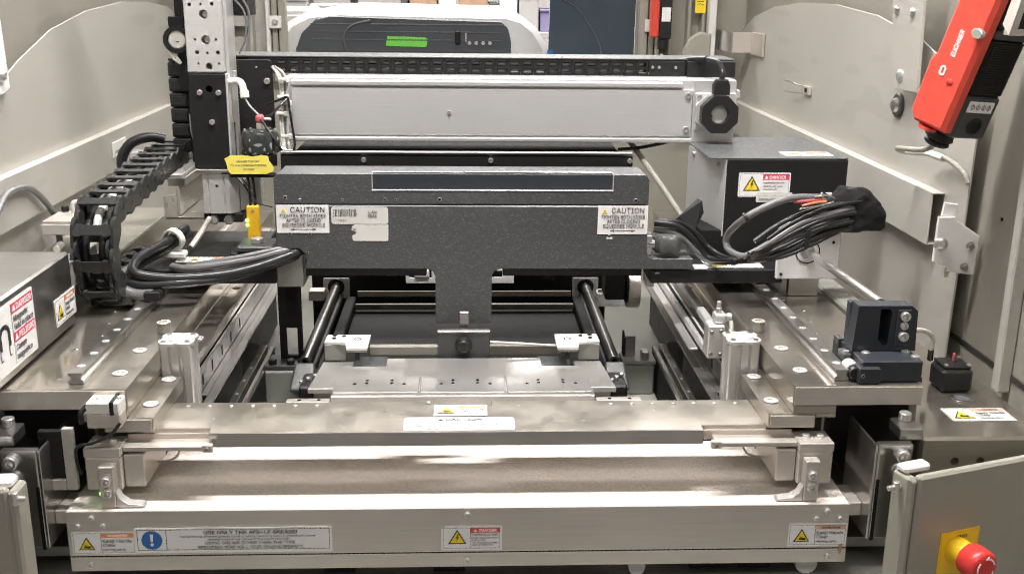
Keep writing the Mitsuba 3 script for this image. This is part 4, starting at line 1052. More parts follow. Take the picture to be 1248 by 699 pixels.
for k in range(6):
    z = 1.290 + 0.0268 * k
    m = cat(rbar(-0.5235, -0.4905, 1.945, 1.985, z, z + 0.0255, 0.004), bx(-0.5200, -0.4940, 1.9425, 1.9450, z + 0.004, z + 0.020, 0.001))
    part(vc, 'link', m, 'chain_plastic')
part(vc, 'end_saddle', cat(bx(-0.521, -0.493, 1.944, 1.985, 1.4512, 1.4560, 0.001), *[bx(x, x + 0.006, 1.9435, 1.950, 1.4400, 1.4508, 0.0005) for x in (-0.519, -0.509, -0.499)]), 'charcoal_plastic')
part(vc, 'back_rail', bx(-0.489, -0.462, 1.94, 1.99, 1.27, 1.44, 0.001), 'black_plate')
for z in (1.292, 1.309):
    part(vc, 'rail_nut', bx(-0.4835, -0.4795, 1.9380, 1.9398, z, z + 0.006, 0.0004), 'bright_steel')
part(vc, 'guide_wire', tube([(-0.4880, 1.9385, 1.36), (-0.4870, 1.9375, 1.33), (-0.484, 1.937, 1.315)], 0.002, 8), 'ground_steel')

# black plate with wires right of the column
bk = thing('black_bracket_plate', 'black mounting plate with a rounded corner between the column and the beam', 'plate')
part(bk, 'plate_body', plate_xz([(-0.3905, 1.279), (-0.3905, 1.4605), (-0.334, 1.4605), (-0.3295, 1.4590), (-0.327, 1.4540), (-0.327, 1.279)], 1.870, 1.876, 0.0008), 'black_plate')
bolt(bk, (-0.3365, 1.8699, 1.4250), (0, -1, 0), 0.0055, 'bright_steel', 'plate_screw')
part(bk, 'edge_pin', cyl((-0.3535, 1.8699, 1.4480), (-0.3535, 1.868, 1.4480), 0.0016, 10), 'bright_steel')
cs = thing('clear_tube_bundle', 'bundle of pale tubes tied with white clips beside the black plate', 'tubing')
for k, (dx, r) in enumerate(((0.0, 0.0024), (0.0042, 0.0022), (0.0082, 0.0024), (0.0118, 0.002))):
    part(cs, 'tube', tube([(-0.3265 + dx * .4, 1.866, 1.4500), (-0.3185 + dx, 1.864, 1.4380), (-0.3135 + dx, 1.863, 1.418), (-0.3130 + dx * .8, 1.862, 1.395), (-0.3155 + dx, 1.860, 1.365), (-0.3140 + dx * .9, 1.856, 1.335), (-0.312 + dx, 1.85, 1.310)], r, 8), ('pale_cable', 'white_plastic', 'grey_cable', 'pale_cable')[k])
for x, z in ((-0.3030, 1.4290), (-0.3060, 1.4000), (-0.3010, 1.3900), (-0.3090, 1.3720), (-0.3030, 1.3330), (-0.3080, 1.3200)):
    part(cs, 'clip', cat(rbar(x - 0.012, x + 0.004, 1.852, 1.858, z - 0.003, z + 0.003, 0.0018), rbar(x + 0.001, x + 0.007, 1.851, 1.859, z - 0.005, z + 0.004, 0.0018)), 'white_plastic')
cl = thing('thin_black_cable', 'thin black cable hanging down in front of the left end of the beam', 'cable')
part(cl, 'cable_body', tube([(-0.336, 1.858, 1.3880), (-0.315, 1.85, 1.395), (-0.300, 1.847, 1.400), (-0.297, 1.846, 1.38), (-0.293, 1.844, 1.35), (-0.290, 1.842, 1.325), (-0.293, 1.842, 1.305)], 0.0020, 8), 'black_rubber')
gd = thing('glass_dome_sensor', 'dark glossy round sensor with a clear housing above the yellow tag', 'sensor')
part(gd, 'dome_body', lathe([(0.027, 0), (0.0315, 0.004), (0.0320, 0.020), (0.0315, 0.030), (0.0285, 0.0375), (0.022, 0.040), (0.012, 0.041)], (-0.3400, 1.800, 1.3120), (0, 0, 1), 28), 'dome_plastic', smooth=30)
part(gd, 'neck', cyl((-0.3380, 1.800, 1.3532), (-0.3380, 1.800, 1.3630), 0.0078, 20), 'nickel_face')
part(gd, 'red_cap', rbar(-0.3460, -0.3320, 1.793, 1.807, 1.3632, 1.3775, 0.0055), 'wire_red')
part(gd, 'white_stub', cyl((-0.3320, 1.798, 1.3700), (-0.3200, 1.797, 1.3695), 0.0024, 10), 'white_plastic')
for k in range(9):
    a = 0.4 + 0.66 * k
    part(gd, 'cap_screw', lathe([(0.0028, 0), (0.0022, 0.0016)], (-0.340 + 0.0255 * math.cos(a), 1.80 + 0.0255 * math.sin(a), 1.3515), (0, 0, 1), 10), 'ground_steel')
elb = thing('white_air_elbow', 'white plastic air elbow at the side of the black block', 'fitting')
part(elb, 'elbow_body', tube([(-0.3880, 1.812, 1.4290), (-0.3720, 1.808, 1.4300), (-0.3655, 1.804, 1.4240), (-0.3625, 1.80, 1.4120)], 0.0058, 14), 'white_plastic')
part(elb, 'collar', cyl((-0.3625, 1.80, 1.4160), (-0.3610, 1.798, 1.4040), 0.0075, 18), 'white_plastic')
part(elb, 'air_tube', tube([(-0.3605, 1.797, 1.4035), (-0.354, 1.796, 1.392), (-0.3450, 1.796, 1.382), (-0.3400, 1.796, 1.3770)], 0.0016, 8), 'pale_cable')
for k_, (lab_, pts_, m_) in enumerate((('thin black wire from the clips to the round sensor cap', [(-0.300, 1.848, 1.398), (-0.312, 1.835, 1.3865), (-0.322, 1.815, 1.3755), (-0.334, 1.80, 1.3700)], 'black_rubber'),
        ('black lead falling from the red cap past the round sensor', [(-0.336, 1.792, 1.3700), (-0.322, 1.782, 1.352), (-0.308, 1.778, 1.330), (-0.300, 1.785, 1.316)], 'black_rubber'))):
    w_ = thing('sensor_lead', lab_, 'wire')
    part(w_, 'wire_body', tube(pts_, 0.0021, 8), m_)
wcn = thing('white_connector', 'white plug connector hanging beside the round sensor', 'connector')
part(wcn, 'plug_body', hull(np.vstack([trimesh.creation.icosphere(1, 0.002).vertices + A(*q_) for q_ in ((-0.304, 1.790, 1.322), (-0.294, 1.790, 1.318), (-0.292, 1.790, 1.290), (-0.302, 1.790, 1.288), (-0.304, 1.80, 1.322), (-0.292, 1.80, 1.290))])), 'white_plastic', smooth=False)
part(wcn, 'plug_body', rbar(-0.300, -0.288, 1.80, 1.808, 1.300, 1.318, 0.002), 'white_plastic')
tg = thing('yellow_paper_tag', 'torn yellow paper tag with faint print hanging under the round sensor', 'tag')
M = frame((-0.3890, 1.742, 1.2870), (1, 0, 0.01), (0, 0.12, 1))
sticker(tg, M, 0.0800, 0.0320, [('lettering', 'ink_grey', cat(words('ENSURE THE CAP', 0.020, 0.0195, 0.0028, 0.036), words('OF THE LUBRICANT NOZZLE', 0.010, 0.0130, 0.0028, 0.058), words('IS TIGHT', 0.030, 0.0065, 0.0028, 0.018)))], 'tag_yellow', name='tag_sheet',
        shape=[(0.010, 0.0), (0.066, 0.0), (0.0775, 0.004), (0.0795, 0.010), (0.072, 0.022), (0.0705, 0.029), (0.060, 0.031), (0.046, 0.0285), (0.030, 0.031), (0.010, 0.0305), (0.0, 0.0255), (0.003, 0.018), (0.005, 0.006)])
part(tg, 'tag_holder', bx(-0.384, -0.312, 1.752, 1.770, 1.2800, 1.2855, 0.001), 'black_plate')
ys = thing('yellow_sensor', 'small orange yellow sensor with two lit green lights in front of the bearing housing', 'sensor')
part(ys, 'sensor_body', bx(-0.3600, -0.3400, 1.750, 1.764, 1.1770, 1.2330, 0.0015), 'sensor_yellow')
part(ys, 'screw', lathe([(0.0028, 0), (0.0024, 0.001)], (-0.3495, 1.7499, 1.2250), (0, -1, 0), 12), 'taupe_paint')
part(ys, 'screw', lathe([(0.0028, 0), (0.0024, 0.001)], (-0.3485, 1.7499, 1.1820), (0, -1, 0), 12), 'taupe_paint')
for z, r in ((1.2090, (2.6, 3.4, 0.3)), (1.2010, (0.6, 3.2, 0.3))):
    k = part(ys, 'status_light', trimesh.creation.icosphere(2, 0.0032).apply_translation((-0.3592, 1.7502, z)), 'green_tape', 'lit green light')
    scene[k]['emitter'] = {'type': 'area', 'radiance': rgb(*r)}
for dx in (-0.004, 0.004):
    part(ys, 'lead_cable', tube([(-0.350 + dx, 1.757, 1.2325), (-0.3505 + dx, 1.759, 1.250), (-0.352 + dx, 1.763, 1.268), (-0.355 + dx, 1.768, 1.2800)], 0.0022, 8), 'dark_cable')
for k_, pts in enumerate(([(-0.4050, 1.79, 1.2800), (-0.3850, 1.783, 1.2790), (-0.3680, 1.778, 1.2640), (-0.358, 1.772, 1.250), (-0.3535, 1.765, 1.236)], [(-0.372, 1.79, 1.272), (-0.352, 1.75, 1.262), (-0.330, 1.69, 1.252), (-0.300, 1.66, 1.2500)])):
    w_ = thing('loose_wire', ('thin dark wire curving from the column foot to the yellow sensor', 'hair thin wire running from the column to the squeegee head')[k_], 'wire')
    part(w_, 'wire_body', tube(pts, 0.0016 if k_ == 0 else 0.0009, 8), 'black_rubber')
for k_, pts in enumerate(([(-0.384, 1.868, 1.56), (-0.369, 1.868, 1.540), (-0.366, 1.868, 1.515), (-0.371, 1.868, 1.49), (-0.381, 1.868, 1.470)], [(-0.384, 1.866, 1.58), (-0.362, 1.866, 1.545), (-0.3605, 1.866, 1.515), (-0.3675, 1.866, 1.475)])):
    w_ = thing('grey_tube', ('thin grey tube bowing out beside the column', 'second thin grey tube bowing out furthest from the column')[k_], 'tubing')
    part(w_, 'tube_body', tube(pts, 0.0019, 8), 'grey_cable')
ctb = thing('column_back_beam', 'dark beam end sticking out behind the top of the column', 'beam')
part(ctb, 'beam_body', bx(-0.3915, -0.366, 1.88, 1.96, 1.532, 1.60, 0.001), 'black_plate')

# ================================================================== big cable chain on the left
kc = thing('cable_chain', 'large black cable chain looping down to the left deck', 'cable chain')
path = [(2.00, 1.290), (1.90, 1.288), (1.80, 1.284), (1.70, 1.278), (1.63, 1.273)]
cy, cz, rad = 1.580, 1.2050, 0.0670
arc = [(cy + rad * math.cos(math.radians(a)), cz + rad * math.sin(math.radians(a))) for a in np.linspace(78, 270, 12)]
path = path + arc + [(1.63, 1.138), (1.70, 1.138), (1.80, 1.138)]
P = smooth_path([(0, y, z) for y, z in path], 24)[:, 1:]
L = np.r_[0, np.cumsum(np.linalg.norm(np.diff(P, axis=0), axis=1))]
step = 0.0425
XL, XR = -0.5570, -0.5020
nlinks = int(L[-1] / step)
for k in range(nlinks):
    s0 = (k + 0.5) * step
    y = np.interp(s0, L, P[:, 0])
    z = np.interp(s0, L, P[:, 1])
    y2, z2 = np.interp(s0 + 0.004, L, P[:, 0]), np.interp(s0 + 0.004, L, P[:, 1])
    M = frame((0, y, z), (0, y2 - y, z2 - z), (0, -(z2 - z), y2 - y))      # local x along the chain, local y outward, local z along -x or x
    hh = 0.0190
    side_ = [(-0.030 + 0.0 * a, 0) for a in ()]
    lobe = Polygon(circle(-0.0060, 0, hh, 24)).union(Polygon(circle(0.0165, 0, hh * 0.62, 18))).convex_hull
    plate = prism(list(lobe.exterior.coords)[:-1], 0.0060, 0.0011)
    inner = trimesh.creation.extrude_polygon(Polygon(circle(0.0165, 0, hh * 0.80, 18)), 0.004, engine='earcut')
    sgn = 1 if np.cross((1, 0, 0), (0, 1, 0)) @ (0, 0, 1) > 0 else -1
    nx = M[0, 2]
    pieces = []
    for xx in (XL, XR):
        off = xx / nx
        a = plate.copy(); a.apply_translation((0, 0, off - 0.00275))
        b = inner.copy(); b.apply_translation((0.008, 0, off + (0.0030 if (xx == XL) == (nx > 0) else -0.0070)))
        hub = trimesh.creation.cylinder(0.0075, 0.0075, sections=14); hub.apply_translation((-0.0145, 0, off))
        pieces += [a, b, hub]
    lo, hi = sorted((XL / nx, XR / nx))
    for yy in (-hh + 0.0015, hh - 0.0045):
        pieces.append(bx(-0.0075, 0.0085, yy, yy + 0.003, lo, hi, 0.0006))
        pieces += [bx(-0.0095, 0.0105, yy - 0.001, yy + 0.0045, e - 0.004, e + 0.004, 0.0006) for e in (lo + 0.008, hi - 0.008)]
    part(kc, 'link', moved(cat(*pieces), M), 'chain_plastic', smooth=30)
part(kc, 'white_hose', tube([(-0.531, 1.72, 1.282), (-0.531, 1.64, 1.278), (-0.531, 1.56, 1.266), (-0.531, 1.530, 1.240)], 0.006, 12), 'pale_cable', 'white hose showing inside the chain')
part(kc, 'inner_cable', tube([(-0.519, 1.80, 1.284), (-0.519, 1.63, 1.276), (-0.519, 1.545, 1.250), (-0.519, 1.519, 1.21), (-0.519, 1.535, 1.165), (-0.519, 1.60, 1.140)], 0.007, 12), 'black_rubber')
part(kc, 'inner_cable', tube([(-0.545, 1.80, 1.284), (-0.545, 1.63, 1.276), (-0.545, 1.545, 1.250), (-0.545, 1.519, 1.21), (-0.545, 1.535, 1.165), (-0.545, 1.60, 1.140)], 0.006, 12), 'black_rubber')
cc = thing('black_conduit', 'short black conduit bending out of the wall above the cable chain', 'conduit')
part(cc, 'conduit_body', tube([(-0.600, 1.90, 1.250), (-0.602, 1.90, 1.285), (-0.585, 1.905, 1.312), (-0.555, 1.915, 1.322), (-0.53, 1.92, 1.318)], 0.009, 14), 'black_rubber')
part(cc, 'junction_block', bx(-0.590, -0.55, 1.90, 1.93, 1.268, 1.298, 0.002), 'hall_grey')
sg = thing('step_guard', 'grey painted channel along the deck behind the silver box', 'guard')
part(sg, 'guard_bar', bx(-0.572, -0.556, 1.4715, 1.60, 1.168, 1.205, 0.002), 'pan_paint')
part(sg, 'bright_edge', bx(-0.574, -0.554, 1.4712, 1.62, 1.2052, 1.2080, 0.0006), 'bright_steel')
part(sg, 'dark_floor', bx(-0.70, -0.5745, 1.4715, 2.10, 1.150, 1.156, 0.001), 'olive_paint')

# cables that leave the chain and run to the head
cbs = thing('cable_bundle', 'loop of thick dark cables running from the left deck to the squeegee head', 'cable')
part(cbs, 'cable', tube([(-0.452, 1.72, 1.203), (-0.470, 1.66, 1.193), (-0.4915, 1.600, 1.186), (-0.4960, 1.570, 1.178), (-0.4880, 1.555, 1.172), (-0.4600, 1.555, 1.166), (-0.4200, 1.560, 1.163), (-0.3600, 1.575, 1.1650), (-0.3100, 1.595, 1.173), (-0.2700, 1.615, 1.184), (-0.2550, 1.632, 1.187)], 0.0072, 14), 'dark_cable')
part(cbs, 'cable', tube([(-0.449, 1.73, 1.192), (-0.475, 1.66, 1.180), (-0.500, 1.600, 1.170), (-0.5060, 1.570, 1.163), (-0.498, 1.555, 1.158), (-0.470, 1.552, 1.155), (-0.4300, 1.555, 1.156), (-0.3700, 1.572, 1.158), (-0.3150, 1.598, 1.167), (-0.2700, 1.620, 1.178), (-0.2580, 1.635, 1.183)], 0.0068, 14), 'dark_cable')
part(cbs, 'cable', tube([(-0.452, 1.625, 1.163), (-0.4200, 1.595, 1.168), (-0.3700, 1.598, 1.174), (-0.3200, 1.610, 1.181), (-0.2800, 1.622, 1.189), (-0.2620, 1.635, 1.190)], 0.0062, 14), 'grey_cable')
part(cbs, 'cable', tube([(-0.500, 1.62, 1.168), (-0.5120, 1.575, 1.164), (-0.5090, 1.550, 1.152), (-0.488, 1.543, 1.143), (-0.460, 1.540, 1.143)], 0.0085, 14), 'grey_cable')
part(cbs, 'cable', tube([(-0.430, 1.63, 1.163), (-0.3900, 1.602, 1.176), (-0.3400, 1.606, 1.184), (-0.2900, 1.620, 1.192), (-0.2650, 1.637, 1.193)], 0.0045, 12), 'grey_cable')
ck = thing('cable_clip', 'pale plastic clip gripping the dark cables beside the cable chain', 'clip')
part(ck, 'clip_ring', ring((-0.4640, 1.672, 1.193), (0.35, 0.92, 0.15), 0.0180, 0.0145, 0.012), 'white_plastic')
part(ck, 'clip_base', bx(-0.482, -0.444, 1.668, 1.690, 1.165, 1.1745, 0.002), 'white_plastic')
ff = thing('front_gland_block', 'dark gland block at the end of the cable loop on the left deck', 'block')
part(ff, 'block_body', bx(-0.512, -0.49, 1.535, 1.56, 1.128, 1.146, 0.003), 'charcoal_plastic')
part(ff, 'slot_plate', bx(-0.472, -0.448, 1.53, 1.56, 1.1345, 1.150, 0.002), 'black_plate')
# ================================================================== right: motor box with cables
mb = thing('motor_cover_box', 'black fronted motor cover box with a grey top and a voltage danger label', 'box')
part(mb, 'front_cover', bx(0.4285, 0.6290, 1.7200, 1.7300, 1.1300, 1.3185, 0.0012), 'black_plate')
part(mb, 'top_cover', bx(0.4000, 0.6290, 1.7205, 1.9600, 1.3190, 1.3210, 0.0006), 'hammered_paint')
part(mb, 'side_cover', plate_xy([(0.4265, 1.7210), (0.4285, 1.7210), (0.3975, 1.87), (0.3955, 1.87)], 1.1900, 1.3186, 0.0004), 'alu')
part(mb, 'back_body', bx(0.4300, 0.6270, 1.7305, 1.9600, 1.1300, 1.3185, 0.0012), 'black_plate')
for x, y, z in ((0.4210, 1.7455, 1.3060), (0.4005, 1.845, 1.3080)):
    bolt(mb, (x, y, z), (-0.98, -0.2, 0), 0.0042, 'bright_steel', 'side_screw')
part(mb, 'lower_skirt', bx(0.392, 0.5180, 1.7220, 1.86, 1.1565, 1.2000, 0.001), 'black_matt')
w, h = 0.086, 0.040
sticker(mb, frame((0.4490, 1.7197, 1.2570), (1, 0, 0), (0, 0, 1)), w, h, triangle_sign(0.022, 0.0095, 0.0290, 'bolt') + [
    ('frame_line', 'ink_grey', outline(0.002, 0.002, w - 0.002, h - 0.002, 0.0005)),
    ('header_band', 'ink_crimson', rect(0.0400, 0.0280, w - 0.0025, h - 0.0025)),
    ('lettering', 'label_white', cat(words('DANGER', 0.051, 0.0300, 0.0052, 0.027, True), flat([(0.0425, 0.03), (0.049, 0.03), (0.0458, 0.0355)], 0.001))),
    ('lettering', 'ink_grey', cat(words('HAZARDOUS VOLTAGE', 0.0415, 0.0225, 0.0024, 0.036), words('Contact may cause', 0.0415, 0.0170, 0.0022, 0.032), words('shock or burn.', 0.0415, 0.0120, 0.0022, 0.024)))],
    name='danger_label', label='danger label about voltage on the black front of the box')
sticker(mb, frame((0.480, 1.7194, 1.2480), (1, 0, 0), (0, 0, 1)), 0.060, 0.0165, [('lettering', 'ink_grey', words('see manual before opening', 0.005, 0.004, 0.003, 0.05))], 'label_dirty', name='paper_label', label='narrow paper label below the danger label')
sticker(mb, frame((0.5300, 1.742, 1.3213), (1, 0, 0), (0, 1, 0)), 0.082, 0.040, keep_hands(0.082, 0.04, 'ink_orange'), label='warning label lying on the grey top of the box')
whitetab = part(mb, 'adhesive_mount', bx(0.5870, 0.6060, 1.7160, 1.7195, 1.2460, 1.2650, 0.002), 'white_plastic')
part(whitetab, 'zip_tie', cat(tube([(0.5880, 1.7150, 1.2620), (0.5960, 1.7130, 1.2570), (0.6040, 1.7150, 1.2480)], 0.0018, 8), tube([(0.5900, 1.7150, 1.2660), (0.6000, 1.7130, 1.2590), (0.6060, 1.7150, 1.2530)], 0.0014, 8)), 'black_rubber')

gc = thing('grey_cable_bundle', 'bundle of thick grey cables looping in front of the black motor box', 'cable')
def gcab(pts, r, m='grey_cable', lab=None):
    return part(gc, 'cable', tube(pts, r * 0.82, 14), m, lab)

loop = [(0.5346, 1.5633, 1.2873), (0.4903, 1.5586, 1.2873), (0.4532, 1.5540, 1.2763), (0.4177, 1.5520, 1.2566), (0.4057, 1.5932, 1.2239), (0.4054, 1.5927, 1.2033), (0.4131, 1.5534, 1.2000), (0.4347, 1.5401, 1.2022), (0.4625, 1.5466, 1.2115), (0.4949, 1.5540, 1.2281), (0.5365, 1.5633, 1.2411), (0.5781, 1.5725, 1.2513), (0.6013, 1.5864, 1.2568), (0.6087, 1.6002, 1.2651), (0.5994, 1.6141, 1.2763), (0.5781, 1.6280, 1.2818)]
gcab(loop, 0.0066, 'grey_cable', 'grey cable forming the large loop')
gcab([(0.5966, 1.5771, 1.2707), (0.5550, 1.5633, 1.2624), (0.5088, 1.5540, 1.2513), (0.4764, 1.5466, 1.2346), (0.4486, 1.5429, 1.2170), (0.4177, 1.5446, 1.1999), (0.4003, 1.6157, 1.1743), (0.3847, 1.6436, 1.1704), (0.3650, 1.6400, 1.1860), (0.3500, 1.6400, 1.2030), (0.3300, 1.6420, 1.2150), (0.3000, 1.6500, 1.2180)], 0.0060, 'grey_cable')
gcab([(0.5920, 1.5725, 1.2402), (0.5550, 1.5633, 1.2346), (0.5180, 1.5540, 1.2226), (0.4810, 1.5466, 1.2069), (0.4440, 1.5429, 1.1967), (0.4080, 1.5768, 1.1864)], 0.0062, 'dark_cable')
gcab([(0.5920, 1.5836, 1.2772), (0.5457, 1.5725, 1.2707), (0.5041, 1.5633, 1.2605), (0.4671, 1.5540, 1.2448), (0.4347, 1.5466, 1.2235)], 0.0046, 'dark_cable')
gcab([(0.5874, 1.5753, 1.2467), (0.5550, 1.5679, 1.2429), (0.5134, 1.5577, 1.2337)], 0.0050, 'grey_cable')
gcab([(0.3000, 1.6450, 1.2300), (0.3350, 1.6400, 1.2250), (0.3600, 1.6400, 1.2050), (0.3780, 1.6450, 1.1820), (0.3953, 1.6307, 1.1721), (0.4099, 1.5597, 1.1891)], 0.0070, 'black_rubber')
gcab([(0.4921, 1.5577, 1.2818), (0.5088, 1.5558, 1.2832), (0.5365, 1.5586, 1.2855)], 0.0030, 'wire_red', 'red wire end')
gcab([(0.5041, 1.5540, 1.2763), (0.5226, 1.5540, 1.2809), (0.5411, 1.5558, 1.2827)], 0.0024, 'wire_orange', 'orange wire end')
gcab([(0.4995, 1.5503, 1.2721), (0.5180, 1.5503, 1.2753), (0.5383, 1.5540, 1.2781), (0.5532, 1.5577, 1.2818)], 0.0016, 'ground_steel')
gcab([(0.5226, 1.5558, 1.2892), (0.5411, 1.5577, 1.2915), (0.5550, 1.5633, 1.2864), (0.5596, 1.5725, 1.2818)], 0.0018, 'ground_steel')
for p, d in (((0.4829, 1.5558, 1.2231), (1, 0, 0.6)), ((0.5134, 1.5614, 1.2439), (1, 0, .4)), ((0.4233, 1.5386, 1.2012), (1, 0, -.1)), ((0.4198, 1.5493, 1.2585), (1, 0, 0.6))):
    part(gc, 'cable_tie', ring(np.array(p) - 0.002 * np.array(d), d, 0.0090, 0.0066, 0.0042, 20), 'black_rubber')
part(gc, 'tie_tail', bx(0.5110, 0.5180, 1.543, 1.548, 1.2140, 1.2430, 0.001), 'black_rubber')
for r_, pts_ in ((0.0044, [(0.5920, 1.5679, 1.2633), (0.5457, 1.5558, 1.2568), (0.5041, 1.5485, 1.2420), (0.4671, 1.5429, 1.2235), (0.4301, 1.5355, 1.2078), (0.4042, 1.5929, 1.1803)]),
                  (0.0040, [(0.5874, 1.5633, 1.2504), (0.5504, 1.5577, 1.2439), (0.5088, 1.5503, 1.2300), (0.4764, 1.5429, 1.2161), (0.4394, 1.5373, 1.2022), (0.4147, 1.5470, 1.1937)]),
                  (0.0036, [(0.6013, 1.5725, 1.2799), (0.5643, 1.5651, 1.2753), (0.5272, 1.5577, 1.2661), (0.4856, 1.5494, 1.2485), (0.4532, 1.5429, 1.2281)]),
                  (0.0050, [(0.3050, 1.6480, 1.2330), (0.3400, 1.6440, 1.2300), (0.3680, 1.6440, 1.2120), (0.3887, 1.6427, 1.1903), (0.4023, 1.6016, 1.1860), (0.4177, 1.5390, 1.1953)]),
                  (0.0034, [(0.5827, 1.5725, 1.2383), (0.5550, 1.5614, 1.2291), (0.5180, 1.5503, 1.2143), (0.4810, 1.5429, 1.2013), (0.4532, 1.5392, 1.1967)])):
    gcab(pts_, r_, 'black_rubber')
slv = thing('black_cable_sleeve', 'black fabric sleeve bulging round the cables at the right of the motor box', 'sleeve')
pts = [(0.5781, 1.5910, 1.2911), (0.6059, 1.5771, 1.2873), (0.6216, 1.5725, 1.2744), (0.6327, 1.5725, 1.2504), (0.6382, 1.5817, 1.2411), (0.5920, 1.5725, 1.2411), (0.5457, 1.5725, 1.2411), (0.5550, 1.5817, 1.2633)]
sl_ = hull(np.vstack([trimesh.creation.icosphere(2, 0.010).vertices + A(x, y + 0.006, z) for x, y, z in pts])).subdivide().subdivide().subdivide()
nv = sl_.vertices + sl_.vertex_normals * (0.014 * (meshkit.fbm(sl_.vertices * 42, 3, 5) - 0.5))[:, None]
sl_ = trimesh.Trimesh(nv, sl_.faces, process=False)
part(slv, 'sleeve_body', sl_, 'black_matt', smooth=True)
part(slv, 'fold', tube([(0.5827, 1.5864, 1.2929), (0.6031, 1.5836, 1.2948), (0.6179, 1.5873, 1.2873), (0.6179, 1.5910, 1.2818)], 0.005, 10), 'black_rubber')
pt = thing('black_pointed_sleeve', 'black plastic sleeve tip pointing up beside the squeegee head', 'sleeve')
part(pt, 'sleeve_tip', hull([(0.345, 1.68, 1.232), (0.384, 1.69, 1.256), (0.378, 1.70, 1.258), (0.388, 1.69, 1.236), (0.372, 1.675, 1.212), (0.360, 1.685, 1.205), (0.338, 1.68, 1.225), (0.350, 1.71, 1.215)]), 'black_plastic', smooth=False)
gk = thing('lobed_knob', 'shiny black lobed knob at the right end of the squeegee head', 'knob')
lob = [((0.0225 + 0.0022 * math.cos(6 * t)) * math.cos(t), (0.0225 + 0.0022 * math.cos(6 * t)) * math.sin(t)) for t in np.linspace(0, 2 * math.pi, 72, endpoint=False)]
part(gk, 'knob_body', moved(prism(lob, 0.030, 0.006), frame((0.3210, 1.640, 1.1830), (1, 0, 0), (0, 1, 0))), 'gland_plastic', smooth=50)
part(gk, 'knob_stem', cyl((0.2860, 1.640, 1.1970), (0.3000, 1.640, 1.1970), 0.009, 16), 'ground_steel')
part(gk, 'stem_plate', bx(0.2865, 0.2950, 1.632, 1.650, 1.1800, 1.2120, 0.001), 'bright_steel')
part(gk, 'stem_screw', lathe([(0.005, 0), (0.004, 0.003)], (0.291, 1.64, 1.2122), (0, 0, 1), 14), 'bright_steel')

sp = thing('slanted_guide_tube', 'pale tube slanting down from the back towards the motor box', 'tube')
part(sp, 'tube_body', tube([(0.300, 1.98, 1.3180), (0.338, 1.86, 1.262), (0.3720, 1.755, 1.2080)], 0.0050, 14, 4), 'taupe_paint')
hsc = thing('black_hanging_cable', 'black cable sagging below the right end of the gantry beam', 'cable')
part(hsc, 'cable_body', tube([(0.280, 1.94, 1.300), (0.31, 1.935, 1.3030), (0.34, 1.93, 1.309), (0.375, 1.93, 1.3175)], 0.0032, 10), 'black_rubber')

# bearing plate, ball screw, dark blue bracket
bpl = thing('screw_bearing_plate', 'square pale grey plate with a bearing hole for the ball screw', 'plate')
bpm = cut(bx(0.4874, 0.5850, 1.6000, 1.6080, 1.1498, 1.2409, 0.0015), cyl((0.5344, 1.59, 1.1945), (0.5344, 1.62, 1.1945), 0.0118, 28, 0))
part(bpl, 'plate_body', bpm, 'gloss_white', smooth=False)
part(bpl, 'bearing_ring', ring((0.5344, 1.5999, 1.1945), (0, -1, 0), 0.0195, 0.0178, 0.0012, 36), 'black_plastic')
part(bpl, 'bearing_race', ring((0.5344, 1.6020, 1.1945), (0, -1, 0), 0.0117, 0.0080, 0.003, 28), 'ground_steel')
for x, z in ((0.495, 1.158), (0.574, 1.232), (0.574, 1.209)):
    dark_hole(bpl, (x, 1.5999, z), (0, -1, 0), 0.0026, 0.0028)
part(bpl, 'plate_foot', bx(0.512, 0.560, 1.6082, 1.622, 1.1195, 1.1600, 0.001), 'ground_steel')
bsx = thing('ball_screw', 'long polished ball screw shaft between the pale plate and the dark blue bracket', 'shaft')
part(bsx, 'shaft_body', cyl((0.5344, 1.625, 1.1945), (0.5336, 1.296, 1.2036), 0.0064, 28), 'polished_rod')
part(bsx, 'shaft_nut', cyl((0.5344, 1.622, 1.1946), (0.5344, 1.597, 1.1953), 0.0098, 24), 'ground_steel')
csl = thing('conduit_below_screw', 'pale bar running back below the ball screw', 'bar')
part(csl, 'bar_body', bx(0.5760, 0.6150, 1.44, 1.705, 1.1050, 1.1240, 0.003), 'pan_paint')
part(csl, 'green_tube', tube([(0.578, 1.43, 1.128), (0.582, 1.40, 1.120), (0.59, 1.36, 1.100)], 0.008, 12), 'olive_paint')

dk = thing('slate_bracket', 'dark blue anodised bracket with a tall slot and three bolts on the right deck', 'bracket')
up_p = [(0.4920, 1.1480), (0.4955, 1.2080), (0.5640, 1.2080), (0.5720, 1.2010), (0.5740, 1.1480)]
slot = [(0.5240, 1.2040), (0.5360, 1.2040), (0.5390, 1.1990), (0.5370, 1.1580), (0.5320, 1.1540), (0.5240, 1.1640)]
part(dk, 'upright', plate_xz(up_p, 1.268, 1.292, 0.0, [slot]), 'slate_anodised', smooth=False)
part(dk, 'slot_back', bx(0.5200, 0.5450, 1.2925, 1.2960, 1.148, 1.2070, 0.001), 'black_matt')
part(dk, 'side_web', bx(0.4935, 0.5060, 1.2925, 1.305, 1.1200, 1.2060, 0.001), 'slate_anodised')
part(dk, 'bolt_plate', bx(0.5455, 0.5630, 1.2650, 1.2678, 1.155, 1.2035, 0.0008), 'slate_anodised')
for z, r in ((1.1955, 0.0062), (1.1830, 0.0050), (1.1690, 0.0064)):
    bolt(dk, (0.5545, 1.2649, z), (0, -1, 0), r, 'bright_steel', 'bracket_bolt')
part(dk, 'base_block', bx(0.4935, 0.5700, 1.2310, 1.3150, 1.1200, 1.1475, 0.0015), 'slate_anodised')
part(dk, 'front_foot', bx(0.4880, 0.5150, 1.2240, 1.2460, 1.1197, 1.1410, 0.0015), 'slate_anodised')
